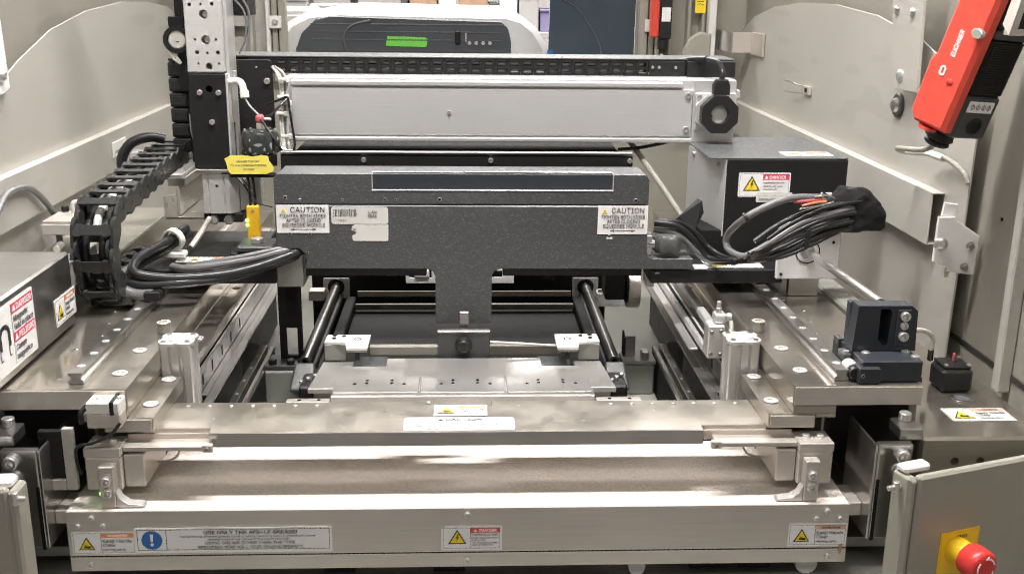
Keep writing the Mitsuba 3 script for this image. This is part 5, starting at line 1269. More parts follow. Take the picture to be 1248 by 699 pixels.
dark_hole(dk, (0.4925, 1.2239, 1.1310), (0, -1, 0), 0.0016, 0.0026)
for x, y in ((0.5070, 1.2600), (0.5650, 1.2450), (0.5600, 1.2640)):
    part(dk, 'base_screw', lathe([(0.0056, 0), (0.0056, 0.002), (0.004, 0.003), (0.0025, 0.003), (0.0025, 0.001)], (x, y, 1.1476), (0, 0, 1), 18), 'bright_steel')
cy_ = thing('end_stop_stud', 'small dark end stop with a grey collar between rail and dark blue bracket', 'stop')
part(cy_, 'stop_body', bx(0.4820, 0.4915, 1.2650, 1.2900, 1.1200, 1.1450, 0.001), 'charcoal_plastic')
part(cy_, 'stop_collar', cyl((0.4870, 1.2640, 1.1310), (0.4870, 1.2430, 1.1310), 0.0095, 22), 'hall_grey')
part(cy_, 'rubber_tip', cyl((0.4870, 1.2429, 1.1300), (0.4870, 1.2330, 1.1300), 0.0080, 22), 'black_rubber')
part(cy_, 'stop_screw', lathe([(0.004, 0), (0.004, 0.0018), (0.002, 0.0018), (0.002, 0.001)], (0.4870, 1.2740, 1.1451), (0, 0, 1), 16), 'bright_steel')
lg = thing('small_limit_block', 'small dark block with a bright tip behind the end stop', 'block')
part(lg, 'block_body', bx(0.4900, 0.4970, 1.312, 1.332, 1.1200, 1.1500, 0.001), 'charcoal_plastic')
part(lg, 'bright_tip', bx(0.4973, 0.5060, 1.306, 1.326, 1.1200, 1.1340, 0.002), 'bright_steel')

# right wall things
wpl = thing('white_latch_plate', 'stepped white plate with two bolts and a grey button below the right channel', 'plate')
pl = [(0.6740, 1.2130), (0.6750, 1.2790), (0.6990, 1.2790), (0.6990, 1.2760), (0.7380, 1.2510), (0.7360, 1.1930), (0.6980, 1.1980), (0.6960, 1.2050)]
part(wpl, 'plate_body', plate_xz(pl, 1.466, 1.472, 0.001), 'white_paint')
part(wpl, 'upper_arm', plate_xz([(0.6810, 1.2792), (0.6840, 1.2990), (0.7030, 1.2960), (0.7010, 1.2792)], 1.472, 1.4765, 0.0008), 'white_paint')
for x, z in ((0.7245, 1.2375), (0.7195, 1.2065)):
    part(wpl, 'plate_bolt', cat(cyl((x, 1.4655, z), (x, 1.462, z), 0.0058, 18), cyl((x, 1.462, z), (x, 1.4575, z), 0.0046, 6)), 'ground_steel')
part(wpl, 'grey_button', lathe([(0.0100, 0), (0.009, 0.003), (0.006, 0.005), (0, 0.0058)], (0.6820, 1.4655, 1.2400), (-0.2, -1, 0), 24), 'bright_steel')
part(wpl, 'lower_tab', bx(0.6970, 0.7030, 1.473, 1.478, 1.1880, 1.2040, 0.0008), 'nickel_face')
sbk = thing('white_strap_bracket', 'tall pale bracket strip with three bolts on the right wall beside the red switch', 'bracket')
part(sbk, 'strip', plate_yz([(1.788, 1.62), (1.655, 1.62), (1.640, 1.4360), (1.728, 1.4330)], 0.694, 0.700, 0.001), 'cream_paint')
for y, z in ((1.745, 1.5565), (1.682, 1.5545)):
    part(sbk, 'bolt', lathe([(0.0078, 0), (0.0078, 0.002), (0.005, 0.006), (0.002, 0.006)], (0.6938, y, z), (-1, 0, 0), 18), 'ground_steel')
part(sbk, 'bolt', lathe([(0.0105, 0), (0.0105, 0.002), (0.006, 0.005), (0.003, 0.005), (0.003, 0.003)], (0.6938, 1.706, 1.4560), (-1, 0, 0), 20), 'bright_steel')
grm = thing('wall_grommet', 'round grey button bolt on the right wall below the pale bracket', 'bolt')
part(grm, 'washer', lathe([(0.0205, 0), (0.0205, 0.004), (0.018, 0.006)], (0.7197, 1.760, 1.4035), (-1, 0, 0), 28), 'charcoal_plastic')
part(grm, 'head', lathe([(0.0125, 0), (0.011, 0.005), (0.006, 0.008), (0, 0.009)], (0.7137, 1.760, 1.4035), (-1, 0, 0), 24), 'ground_steel')
clp = thing('wire_spring_clip', 'small wire spring clip on the middle of the right wall', 'clip')
part(clp, 'clip_plate', bx(0.713, 0.7198, 2.22, 2.258, 1.371, 1.388, 0.001), 'nickel_face')
part(clp, 'clip_slot_shade', bx(0.7122, 0.7129, 2.232, 2.246, 1.375, 1.384, 0.0002), 'black_matt')  # black slab coloured as the shade of the clip opening
for z in (1.372, 1.387):
    part(clp, 'clip_wire', tube([(0.714, 2.258, z), (0.708, 2.285, z), (0.704, 2.300, z + (0.003 if z > 1.38 else -0.003)), (0.700, 2.35, z + (0.003 if z > 1.38 else -0.003))], 0.0013, 8), 'ground_steel')
lat = thing('steel_catch_bracket', 'folded steel catch bracket high on the back of the right wall', 'bracket')
part(lat, 'catch_leaf', bx(0.665, 0.719, 2.70, 2.703, 1.425, 1.475, 0.0008), 'nickel_face')
part(lat, 'catch_face', bx(0.660, 0.6645, 2.70, 2.86, 1.425, 1.475, 0.0008), 'ground_steel')
part(lat, 'catch_flange', bx(0.712, 0.719, 2.60, 2.6995, 1.422, 1.476, 0.0008), 'nickel_face')

# red and black interlock switch hanging in front of the right wall
sw = thing('interlock_switch', 'large red and black interlock switch hanging tilted at the upper right', 'switch')
P0, P1 = A(0.6170, 1.395, 1.4170), A(0.6600, 1.345, 1.6300)
ax = (P1 - P0) / np.linalg.norm(P1 - P0)
ured = np.array([-0.92, -0.39, 0.0])
ured = ured - ured @ ax * ax
MS = frame(P0, np.cross(ax, ured / np.linalg.norm(ured)), ax) @ np.diag([1.38, 1.0, 1.15, 1.0])      # local y up the switch; local z out of the red face


def sw_part(name, mesh, m, **k):
    return part(sw, name, moved(mesh, MS), m, **k)


# local x runs across the red face; negative z goes back into the black body
red_poly = [(-0.0235, 0.012), (-0.0155, 0.0), (0.0235, 0.004), (0.0235, 0.230), (-0.0205, 0.230), (-0.0205, 0.092), (-0.0250, 0.080)]
sw_part('red_housing', moved(prism(red_poly, 0.018, 0.004), frame((0, 0, -0.004), (1, 0, 0), (0, 1, 0))), 'switch_red', smooth=30)
sgn = 1
sw_part('black_lower_body', moved(bx(-0.0225, 0.0235, -0.004, 0.0560, -0.058, -0.0045, 0.0035), np.eye(4)), 'charcoal_plastic')
sw_part('black_upper_body', bx(-0.0215, 0.0230, 0.0565, 0.1290, -0.056, -0.0045, 0.002), 'black_matt')
for k in range(22):
    sw_part('grip_rib', bx(0.0232, 0.0240, 0.0590 + 0.0032 * k, 0.0606 + 0.0032 * k, -0.054, -0.008, 0.0003), 'black_plastic')
sw_part('clamp_bar', bx(-0.0215, 0.0240, 0.1295, 0.1420, -0.058, -0.0045, 0.002), 'charcoal_plastic')
sw_part('black_top_body', bx(-0.0215, 0.0235, 0.1425, 0.230, -0.056, -0.0045, 0.002), 'black_plastic')
k_ = sw_part('side_screw', cyl((0.0190, 0.1340, 0.0140), (0.0190, 0.1340, 0.0205), 0.0062, 18), 'bright_steel')
sw_part('oval_ring', moved(flat2(Polygon(rrect(-0.0075, 0.0680, -0.0005, 0.0810, 0.0034, 5), [rrect(-0.0055, 0.0702, -0.0025, 0.0788, 0.0014, 4)]), 0.0142, 0.0006), np.eye(4)), 'label_white')
rs = sw_part('reset_button', lathe([(0.0040, 0), (0.0040, 0.001), (0.002, 0.0022)], (0.0085, 0.0655, 0.0140), (0, 0, 1), 20), 'signal_red')
sw_part('lettering', moved(words('EUCHNER', 0, 0, 0.0052, 0.034, True, 0.18), frame((0.0025, 0.0950, 0.0132), (0, 1, 0), (-1, 0, 0))), 'label_white')
sw_part('side_label', moved(prism(rrect(0, 0, 0.040, 0.0150, 0.001, 2), 0.0006, 0), frame((0.0236, 0.0340, -0.0090), (0, 0, -1), (0, 1, 0))), 'label_white', label='silver pictogram label on the black side of the switch')
for q_ in range(4):
    sw_part('pictogram', moved(cat(flat2(Polygon(circle(0.0065 + 0.0088 * q_, 0.0075, 0.0032, 16), [circle(0.0065 + 0.0088 * q_, 0.0075, 0.0024, 14)]), 0.0007), rect(0.0062 + 0.0088 * q_, 0.0030, 0.0068 + 0.0088 * q_, 0.0120, 0.0007)), frame((0.0236, 0.0340, -0.0090), (0, 0, -1), (0, 1, 0))), 'ink_grey', smooth=False)
sw_part('key_socket', ring((0.0236, 0.0150, -0.0320), (1, 0, 0), 0.0115, 0.0085, 0.0014, 30), 'black_plastic')
sw_part('socket_well', lathe([(0.0084, 0), (0.0084, 0.0006), (0.005, 0.0007)], (0.0236, 0.0150, -0.0320), (1, 0, 0), 24), 'black_matt')
sw_part('cable_neck', cat(cyl((0.0, -0.0030, -0.0200), (-0.001, -0.0180, -0.0200), 0.0135, 24, 0.003, 0.0150), cyl((-0.001, -0.0182, -0.0200), (-0.0010, -0.0260, -0.0200), 0.0130, 24, 0.004)), 'black_plastic')
sw_part('red_chin', lathe([(0.0095, 0), (0.0095, 0.004)], (-0.002, -0.0010, 0.0030), (0, -1, 0), 20), 'switch_red')
scb = thing('switch_cable', 'grey cable bent from the red switch across the right wall', 'cable')
neck = (MS @ A(-0.001, -0.026, -0.020, 1))[:3]
part(scb, 'cable_body', tube([neck, neck + A(-0.004, 0.03, -0.012), (0.640, 1.55, 1.364), (0.668, 1.60, 1.352), (0.690, 1.575, 1.354), (0.704, 1.53, 1.352), (0.712, 1.49, 1.340), (0.716, 1.478, 1.325)], 0.0038, 12), 'taupe_paint')
part(scb, 'cable_sleeve', tube([(0.672, 1.598, 1.352), (0.692, 1.573, 1.354), (0.702, 1.535, 1.352)], 0.0052, 12), 'white_plastic')
hkb = thing('hood_handle_frame', 'cream frame corner of the hood at the upper right edge', 'frame')
part(hkb, 'frame_leg', hull([(0.647, 1.30, 1.552), (0.641, 1.27, 1.540), (0.649, 1.27, 1.540), (0.672, 1.27, 1.640), (0.664, 1.27, 1.640), (0.668, 1.30, 1.64)]), 'cream_paint', smooth=False)
part(hkb, 'frame_foot', hull([(0.6495, 1.27, 1.540), (0.6495, 1.27, 1.546), (0.73, 1.27, 1.548), (0.73, 1.27, 1.541), (0.6495, 1.30, 1.540), (0.73, 1.30, 1.541), (0.6495, 1.30, 1.546), (0.73, 1.30, 1.548)]), 'cream_paint', smooth=False)
part(hkb, 'frame_back', bx(0.700, 0.740, 1.34, 1.352, 1.555, 1.66, 0.001), 'taupe_paint')

# ================================================================== inside the machine: rods, table, clamps, cylinders
inr = thing('black_belt_deck', 'black inner deck between the two guide rods', 'deck')
part(inr, 'deck_sheet', bx(-0.215, 0.215, 1.585, 2.06, 0.962, 0.968, 0.001), 'black_matt')
for s in (-1, 1):
    part(inr, 'deck_side', bx(s * 0.216, s * 0.235, 1.60, 2.06, 0.93, 0.985, 0.002), 'black_matt')
for i, (y, z) in enumerate(((2.06, 0.992), (2.01, 0.9805))):
    rbk = thing('rear_cross_strip', ('upper grey cross strip at the back of the black inner deck', 'lower grey cross strip at the back of the black inner deck')[i], 'strip')
    part(rbk, 'strip_body', bx(-0.214, 0.214, y, y + 0.008, z - 0.008, z + 0.003, 0.001), 'olive_paint')
for s in (-1, 1):
    side = 'left' if s < 0 else 'right'
    rod = thing('guide_rod', f'dark polished guide rod running back on the {side} of the inner deck', 'rod')
    c = -0.2575 if s < 0 else 0.2445
    part(rod, 'rod_body', cut(cyl((c, 1.640, 1.0), (c, 2.075, 1.0), 0.0090, 28), cyl((c, 1.630, 1.0), (c, 1.66, 1.0), 0.0050, 20, 0)), 'dark_steel')
    part(rod, 'lower_rod', cyl((c - s * 0.008, 1.645, 0.980), (c - s * 0.008, 2.07, 0.980), 0.007, 22), 'black_plate')
    part(rod, 'front_shoe', hull(np.vstack([trimesh.creation.icosphere(1, 0.004).vertices + A(c + dx, y, z) for dx, y, z in ((-0.016, 1.636, 0.982), (0.016, 1.636, 0.982), (-0.012, 1.636, 0.996), (0.012, 1.636, 0.996), (-0.016, 1.60, 0.968), (0.016, 1.60, 0.968), (0, 1.625, 0.945))])), 'charcoal_plastic')
    rp = part(rod, 'end_plate', cut(bx(c - 0.026, c + 0.026, 2.078, 2.084, 0.975, 1.018, 0.003), cyl((c, 2.07, 1.0), (c, 2.09, 1.0), 0.0150, 28, 0)), 'white_paint', smooth=False)
    part(rod, 'end_socket', ring((c, 2.0775, 1.0), (0, -1, 0), 0.0165, 0.0115, 0.004, 28), 'black_plastic')
tbl = thing('support_table', 'bright steel support table with three inset plates behind the cross bar', 'table')
outl = [(-0.2255, 1.449), (0.2200, 1.443), (0.2140, 1.535), (0.2105, 1.575), (0.1350, 1.575), (0.1350, 1.535), (0.100, 1.535), (0.100, 1.577), (-0.110, 1.577), (-0.110, 1.535), (-0.150, 1.535), (-0.150, 1.575), (-0.2190, 1.575)]
outl = [(-0.2255, 1.449), (0.2200, 1.449), (0.2125, 1.535), (0.2105, 1.560), (0.1680, 1.560), (0.1680, 1.540), (0.1180, 1.540), (0.1180, 1.575), (-0.1200, 1.575), (-0.1200, 1.540), (-0.1700, 1.540), (-0.1700, 1.560), (-0.2170, 1.560)]
part(tbl, 'table_top', plate_xy(outl, 1.0215, 1.0295, 0.0008), 'table_steel')
part(tbl, 'table_body', bx(-0.218, 0.213, 1.452, 1.54, 0.985, 1.0212, 0.001), 'dull_steel')
part(tbl, 'front_lip', bx(-0.1895, 0.1855, 1.4180, 1.4485, 1.0100, 1.0296, 0.001), 'table_steel')
for i in range(3):
    x0 = -0.1890 + 0.1247 * i
    pk = part(tbl, 'inset_plate', moved(prism(rrect(x0 + .0005, 1.4240, x0 + 0.1228, 1.4890, 0.003, 3), 0.0035, 0.0007), frame((0, 0, 1.0297), (1, 0, 0), (0, 1, 0))), 'table_steel')
    for u, y in ((0.030, 1.4560), (0.047, 1.470), (0.047, 1.459), (0.083, 1.470), (0.083, 1.459), (0.101, 1.4560)):
        part(pk, 'plate_hole_shade', lathe([(0.0027, 0), (0.0027, 0.0002)], (x0 + u, y, 1.0333), (0, 0, 1), 14), 'black_matt')  # flat black disc in place of a shaded hole
        part(pk, 'plate_screw', lathe([(0.0016, 0), (0.0016, 0.0003)], (x0 + u, y + 0.0042, 1.0333), (0, 0, 1), 12), 'ground_steel')
for s in (-1, 1):
    side = 'left' if s < 0 else 'right'
    ox = -0.003
    X = lambda v: s * v + (ox if s < 0 else -0.003)     # noqa: E731
    cl_ = thing('corner_clamp', f'pale clamp plate with holes above the {side} back corner of the support table', 'clamp')
    outl = [(X(0.2110), 1.598), (X(0.1440), 1.598), (X(0.1440), 1.536), (X(0.1760), 1.536), (X(0.1790), 1.560), (X(0.2120), 1.566)]
    part(cl_, 'clamp_plate', plate_xy(outl, 1.0560, 1.0610, 0.0008), 'white_paint')
    part(cl_, 'clamp_post', bx(X(0.1790), X(0.2120), 1.5640, 1.585, 1.0296, 1.0557, 0.001), 'pan_paint')
    part(cl_, 'clamp_underside', bx(X(0.1450), X(0.1750), 1.5380, 1.56, 1.0520, 1.0557, 0.001), 'taupe_paint')
    part(cl_, 'clamp_pin', cyl((X(0.1600), 1.545, 1.0385), (X(0.1600), 1.545, 1.0518), 0.0032, 14), 'black_plate')
    for x, y, r in ((0.1985, 1.578, .0034), (0.1840, 1.588, .0034), (0.1990, 1.592, .0036)):
        part(cl_, 'clamp_screw', lathe([(r, 0), (r, 0.0012), (r * .5, 0.0012), (r * .5, 0.0003)], (X(x), y, 1.0611), (0, 0, 1), 14), 'black_plate')
    part(cl_, 'clamp_mark', ring((X(0.1620), 1.575, 1.0611), (0, 0, 1), 0.0060, 0.0042, 0.0003, 24), 'ink_black')
    part(cl_, 'dark_pocket', bx(X(0.1185), X(0.1675), 1.541, 1.60, 1.0220, 1.0235, 0.0004), 'hammered_paint')
    ls = thing('low_slide_rail', f'low black slide with two bright rails behind the {side} part of the cross bar', 'rail')
    part(ls, 'slide_body', bx(s * 0.322, s * 0.346, 1.37, 1.735, 0.905, 0.985, 0.002), 'black_matt')
    part(ls, 'bright_rail', bx(s * 0.3220, s * 0.3290, 1.37, 1.735, 0.9853, 0.9950, 0.0012), 'ground_steel')
    part(ls, 'bright_rail', bx(s * 0.3340, s * 0.3460, 1.37, 1.735, 0.9853, 0.9975, 0.0012), 'ground_steel')
    part(ls, 'end_bracket', bx(s * 0.348, s * 0.378, 1.7352, 1.742, 0.94, 0.998, 0.001), 'ground_steel')
    for k in range(6):
        part(ls, 'rail_screw', lathe([(0.003, 0), (0.003, 0.0006)], (s * 0.340, 1.40 + 0.055 * k, 0.9976), (0, 0, 1), 12), 'bright_steel')
    # compact pneumatic cylinder standing behind the bar
    cyx = -0.387 if s < 0 else 0.3830
    pc = thing('pneumatic_cylinder', f'short grooved aluminium cylinder standing at the {side} deck step', 'cylinder')
    hw = 0.0210
    CY = 1.391
    sec = []
    for q0 in range(4):
        a = q0 * math.pi / 2
        cs_, sn = math.cos(a), math.sin(a)
        for px, py in ((hw - 0.002, -hw), (hw, -hw + 0.002), (hw, -hw + 0.011), (hw - 0.006, -hw + 0.0135), (hw - 0.006, -hw + 0.0165), (hw - 0.002, -hw + 0.0175), (hw - 0.002, hw - 0.0175), (hw - 0.006, hw - 0.0165), (hw - 0.006, hw - 0.0135), (hw, hw - 0.011)):
            sec.append((cyx + px * cs_ - py * sn, CY + px * sn + py * cs_))
    part(pc, 'cylinder_body', plate_xy(sec, 1.0250, 1.1210, 0.0008), 'alu_profile', smooth=20)
    cap = [(cyx + (0.0215 + 0.0075 * abs(math.cos(2 * t + math.pi / 2)) ** 1.5) * math.cos(t) * 1.0, CY + (0.0215 + 0.0075 * abs(math.cos(2 * t + math.pi / 2)) ** 1.5) * math.sin(t)) for t in np.linspace(0, 2 * math.pi, 64, endpoint=False)]
    part(pc, 'end_cap', plate_xy(cap, 1.1212, 1.1265, 0.0008), 'alu_profile', smooth=20)
    part(pc, 'cap_recess', ring((cyx, CY, 1.1266), (0, 0, 1), 0.0155, 0.0125, 0.0010, 32), 'alu_profile')
    part(pc, 'cap_centre', lathe([(0.0124, 0), (0.0124, 0.0003)], (cyx, CY, 1.1266), (0, 0, 1), 28), 'white_paint')
    for a in (45, 135, 225, 315):
        part(pc, 'cap_screw', lathe([(0.0038, 0), (0.0038, 0.0012), (0.0018, 0.0012), (0.0018, 0.0004)], (cyx + 0.0222 * math.cos(math.radians(a)), CY + 0.0222 * math.sin(math.radians(a)), 1.1266), (0, 0, 1), 14), 'ground_steel')
    rs_ = thing('hollow_bushing', f'short steel bushing standing behind the {side} cylinder', 'bushing')
    part(rs_, 'bushing_body', cyl((s * 0.418, 1.435, 1.1195), (s * 0.418, 1.435, 1.1335), 0.0085, 22), 'taupe_paint')
    part(rs_, 'bushing_lip', ring((s * 0.418, 1.435, 1.1336), (0, 0, 1), 0.0092, 0.006, 0.0016, 22), 'nickel_face')

# right: linear pneumatic slide with its valve
pv = thing('air_slide', 'long aluminium air slide with a silver end block and a valve behind the right cylinder', 'slide')
part(pv, 'slide_profile', bx(0.3550, 0.3720, 1.500, 1.88, 1.0640, 1.0760, 0.0015), 'alu_profile')
part(pv, 'slide_groove_shade', bx(0.3610, 0.3660, 1.505, 1.88, 1.0762, 1.0775, 0.0004), 'black_matt')  # black strip coloured as the shade in the profile groove
part(pv, 'slide_top', bx(0.3735, 0.3860, 1.470, 1.88, 1.0825, 1.0940, 0.0015), 'alu')
part(pv, 'slide_side', bx(0.3390, 0.3530, 1.520, 1.88, 1.0600, 1.0640, 0.001), 'bright_steel')
eb = part(pv, 'end_block', bx(0.3480, 0.3720, 1.440, 1.4690, 1.0760, 1.1250, 0.0015), 'alu_profile')
for x, z in ((0.353, 1.116), (0.366, 1.118), (0.353, 1.084), (0.367, 1.083)):
    bolt(eb, (x, 1.4399, z), (0, -1, 0), 0.0030, 'ground_steel', 'block_screw')
part(pv, 'valve_body', cat(rbar(0.3580, 0.3760, 1.448, 1.470, 1.1255, 1.1400, 0.004), cyl((0.3760, 1.455, 1.1340), (0.3830, 1.455, 1.1340), 0.0062, 18)), 'alu_profile')
part(pv, 'valve_stem', cat(cyl((0.3650, 1.458, 1.1402), (0.3650, 1.458, 1.1480), 0.0045, 16), cyl((0.3650, 1.458, 1.1482), (0.3650, 1.458, 1.1570), 0.0035, 16)), 'bright_steel')
part(pv, 'air_hose', tube([(0.3820, 1.452, 1.130), (0.3830, 1.448, 1.118), (0.3770, 1.445, 1.105), (0.3760, 1.444, 1.092), (0.3800, 1.443, 1.080), (0.3830, 1.443, 1.070)], 0.0030, 10), 'white_plastic')

# left: slotted post on a grey block; right: small bracket on a grey block
lpst = thing('slotted_post', 'dark upright post with a long slot on a grey block at the left', 'post')
part(lpst, 'post_plate', plate_xz([(-0.3030, 0.992), (-0.3030, 1.140), (-0.2660, 1.140), (-0.2660, 0.992)], 1.680, 1.686, 0.0, [[(-0.2920, 0.998), (-0.2920, 1.045), (-0.2740, 1.045), (-0.2740, 0.998)]]), 'black_plate', smooth=False)
part(lpst, 'post_recess', bx(-0.2890, -0.2720, 1.6785, 1.6798, 1.066, 1.128, 0.0003), 'black_matt')
part(lpst, 'foot_plate', bx(-0.3220, -0.2600, 1.645, 1.70, 0.984, 0.9915, 0.001), 'charcoal_plastic')
for x in (-0.312, -0.283, -0.265):
    part(lpst, 'foot_bolt', cyl((x, 1.655, 0.9916), (x, 1.655, 1.0000), 0.0065, 14), 'black_plate')
part(lpst, 'grey_block', bx(-0.3280, -0.2620, 1.640, 1.71, 0.9300, 0.9838, 0.002), 'pan_paint')
part(lpst, 'lower_block', bx(-0.3400, -0.2450, 1.600, 1.74, 0.8705, 0.9298, 0.002), 'pan_paint')
rbkt = thing('small_stop_bracket', 'small dark bracket with bolts on a grey block at the right', 'bracket')
part(rbkt, 'foot_plate', bx(0.2620, 0.3180, 1.665, 1.71, 0.984, 0.9900, 0.001), 'pan_paint')
part(rbkt, 'upright_plate', bx(0.2690, 0.2860, 1.690, 1.694, 0.9902, 1.0250, 0.001), 'ground_steel')
part(rbkt, 'dark_rib', hull([(0.2660, 1.69, 0.9902), (0.2690, 1.69, 0.9902), (0.2660, 1.71, 0.9902), (0.2690, 1.71, 1.03), (0.2660, 1.71, 1.03), (0.2660, 1.69, 1.022), (0.2690, 1.69, 1.022)]), 'black_plate', smooth=False)
for y in (1.678, 1.690):
    part(rbkt, 'foot_bolt', cyl((0.3010, y, 0.9901), (0.3010, y, 1.0020), 0.0062, 14), 'ground_steel')
part(rbkt, 'grey_block', bx(0.2640, 0.3160, 1.668, 1.72, 0.9300, 0.9838, 0.002), 'pan_paint')
part(rbkt, 'lower_block', bx(0.2600, 0.3200, 1.600, 1.74, 0.8705, 0.9298, 0.002), 'pan_paint')
for s in (-1, 1):
    side = 'left' if s < 0 else 'right'
    tc = thing('table_stop', f'small nickel stop plate at the {side} front corner of the support table', 'plate')
    x0, x1 = (-0.2500, -0.1900) if s < 0 else (0.1865, 0.2500)
    part(tc, 'stop_plate', bx(x0, x1, 1.4050, 1.4180, 1.0180, 1.0270, 0.001), 'nickel_face')
    part(tc, 'stop_base', bx(x0, x1, 1.4182, 1.45, 1.0080, 1.0150, 0.001), 'dull_steel')
    for u in (0.30, 0.75):
        part(tc, 'stop_hole_shade', lathe([(0.0028, 0), (0.0028, 0.0003)], (x0 + (x1 - x0) * u, 1.4115, 1.0271), (0, 0, 1), 14), 'black_matt')  # hole shade drawn as a black disc on the plate
    jn = thing('roller_link', f'black roller link with bright pins at the {side} edge of the support table', 'link')
    bxx = -0.235 if s < 0 else 0.2330
    part(jn, 'link_block', bx(bxx - 0.012, bxx + 0.012, 1.50, 1.56, 0.985, 1.012, 0.003), 'black_plastic')
    for k in range(3):
        part(jn, 'pin', cyl((bxx - 0.010 + 0.009 * k, 1.515 + 0.012 * k, 1.0122), (bxx - 0.010 + 0.009 * k, 1.515 + 0.012 * k, 1.0175), 0.0036, 12), 'bright_steel')
    part(jn, 'lower_arm', bx(bxx - 0.010, bxx + 0.010, 1.44, 1.50, 0.955, 0.99, 0.003), 'black_matt')
sr = thing('slotted_sensor_rail', 'pale rail with two slots half hidden behind the leg of the head', 'rail')
part(sr, 'rail_plate', plate_xz([(-0.100, 1.0980), (-0.100, 1.1330), (-0.094, 1.1370), (0.0840, 1.1370), (0.0840, 1.0980)], 1.76, 1.766, 0.0008, [[(-0.095, 1.107), (-0.095, 1.1230), (-0.056, 1.1230), (-0.056, 1.107)], [(0.045, 1.108), (0.045, 1.1200), (0.0640, 1.1200), (0.0640, 1.108)]]), 'white_paint', smooth=False)
part(sr, 'slot_back', bx(-0.098, 0.08, 1.768, 1.772, 1.10, 1.13, 0.0005), 'black_matt')
part(sr, 'slider', rbar(-0.085, -0.060, 1.757, 1.763, 1.1080, 1.1220, 0.0025), 'white_paint')
part(sr, 'threaded_stud', cyl((-0.135, 1.765, 1.118), (-0.101, 1.765, 1.118), 0.0050, 16), 'ground_steel')
for k in range(4):
    part(sr, 'stud_ring', ring((-0.132 + 0.007 * k, 1.765, 1.118), (1, 0, 0), 0.0085, 0.0050, 0.0040, 18), 'ground_steel')
rl = thing('red_status_lamp', 'tiny lit red lamp under the right half of the squeegee head', 'lamp')
part(rl, 'lamp_holder', bx(0.140, 0.160, 1.842, 1.855, 1.080, 1.100, 0.001), 'black_plate')
k_ = part(rl, 'lamp_lens', trimesh.creation.icosphere(2, 0.0036).apply_translation((0.1500, 1.8400, 1.0930)), 'signal_red')
scene[k_]['emitter'] = {'type': 'area', 'radiance': rgb(5.0, 0.35, 0.6)}
bw = thing('dark_drive_wheel', 'dark drive wheel edge below the right end of the head', 'wheel')
part(bw, 'wheel_rim', ring((0.2780, 1.76, 1.090), (1, 0.0, 0), 0.034, 0.027, 0.020, 36), 'nickel_face')
part(bw, 'wheel_hub', cyl((0.2755, 1.76, 1.090), (0.2990, 1.76, 1.090), 0.0268, 30), 'black_matt')
part(bw, 'wheel_bracket', bx(0.240, 0.2740, 1.745, 1.80, 1.072, 1.147, 0.002), 'black_plate')
part(bw, 'pale_strip', bx(0.2950, 0.3070, 1.66, 1.70, 1.1200, 1.1350, 0.001), 'white_paint')
wbx = thing('pale_terminal_bar', 'pale bar with small bright terminals below the right end of the head', 'bar')
part(wbx, 'bar_body', bx(0.262, 0.318, 2.02, 2.05, 0.975, 1.002, 0.001), 'white_paint')
for k in range(4):
    part(wbx, 'terminal', cyl((0.268 + 0.012 * k, 2.03, 1.0021), (0.268 + 0.012 * k, 2.03, 1.0085), 0.0042, 12), 'bright_steel')
bra = thing('pale_terminal_bar', 'nickel bar end below the left end of the head beside the slotted post', 'bar')
part(bra, 'bar_body', bx(-0.306, -0.276, 2.03, 2.06, 0.985, 1.004, 0.001), 'nickel_face')

# ================================================================== seen through the rear opening
wm = thing('white_machine', 'white machine with a rounded hood and green tape on its dark window strip', 'machine')
hoodp = [(-0.62, 0.90), (0.285, 0.90), (0.285, 1.33), (0.270, 1.385), (0.235, 1.440), (0.190, 1.475), (0.14, 1.490), (-0.40, 1.497), (-0.50, 1.487), (-0.565, 1.455), (-0.60, 1.40), (-0.62, 1.33)]
part(wm, 'hood_shell', plate_xz(hoodp, 3.55, 4.4, 0.02), 'gloss_white', smooth=40)
part(wm, 'window_strip', plate_xz([(-0.545, 1.20), (0.150, 1.20), (0.150, 1.40), (0.140, 1.440), (0.118, 1.462), (-0.43, 1.474), (-0.475, 1.463), (-0.520, 1.42), (-0.540, 1.37), (-0.545, 1.30)], 3.540, 3.5495, 0.002), 'dark_window')
part(wm, 'green_tape_strip', moved(flat([(0, 0), (0.128, -0.003), (0.1330, 0.004), (0.1330, 0.024), (0.128, 0.0275), (0.006, 0.031)], 0, 0.0008), frame((-0.253, 3.5385, 1.3830), (1, 0, 0), (0, 0, 1))), 'green_tape', 'strip of bright green tape')
for z_ in (1.345, 1.366, 1.400, 1.425, 1.448):
    part(wm, 'window_louver', bx(-0.49, 0.125, 3.5365, 3.5398, z_, z_ + 0.004, 0.0005), 'hall_dark')
part(wm, 'window_curve', tube([(-0.33, 3.537, 1.30), (-0.375, 3.537, 1.36), (-0.385, 3.537, 1.41), (-0.36, 3.537, 1.445), (-0.30, 3.537, 1.462)], 0.004, 8), 'hall_dark')  # dark curve, shaped like a cable, over the window strip
part(wm, 'window_handle', bx(-0.030, -0.013, 3.528, 3.539, 1.389, 1.432, 0.003), 'black_plate')
part(wm, 'small_light', bx(0.002, 0.007, 3.536, 3.539, 1.398, 1.425, 0.001), 'hall_grey')
for k in range(4):
    part(wm, 'button', cyl((0.016 + 0.022 * k, 3.539, 1.394), (0.016 + 0.022 * k, 3.534, 1.394), 0.006, 14), 'hall_grey')
part(wm, 'base_cabinet', bx(-0.60, 0.27, 3.56, 4.4, 0.0, 0.898, 0.01), 'white_paint')
mn = thing('slate_door_panel', 'dark slate coloured acrylic door panel behind the rear opening on the right', 'panel')
part(mn, 'panel_sheet', plate_xz([(0.238, 1.02), (0.252, 1.75), (0.500, 1.75), (0.493, 1.02)], 3.20, 3.212, 0.001), 'slate_panel')
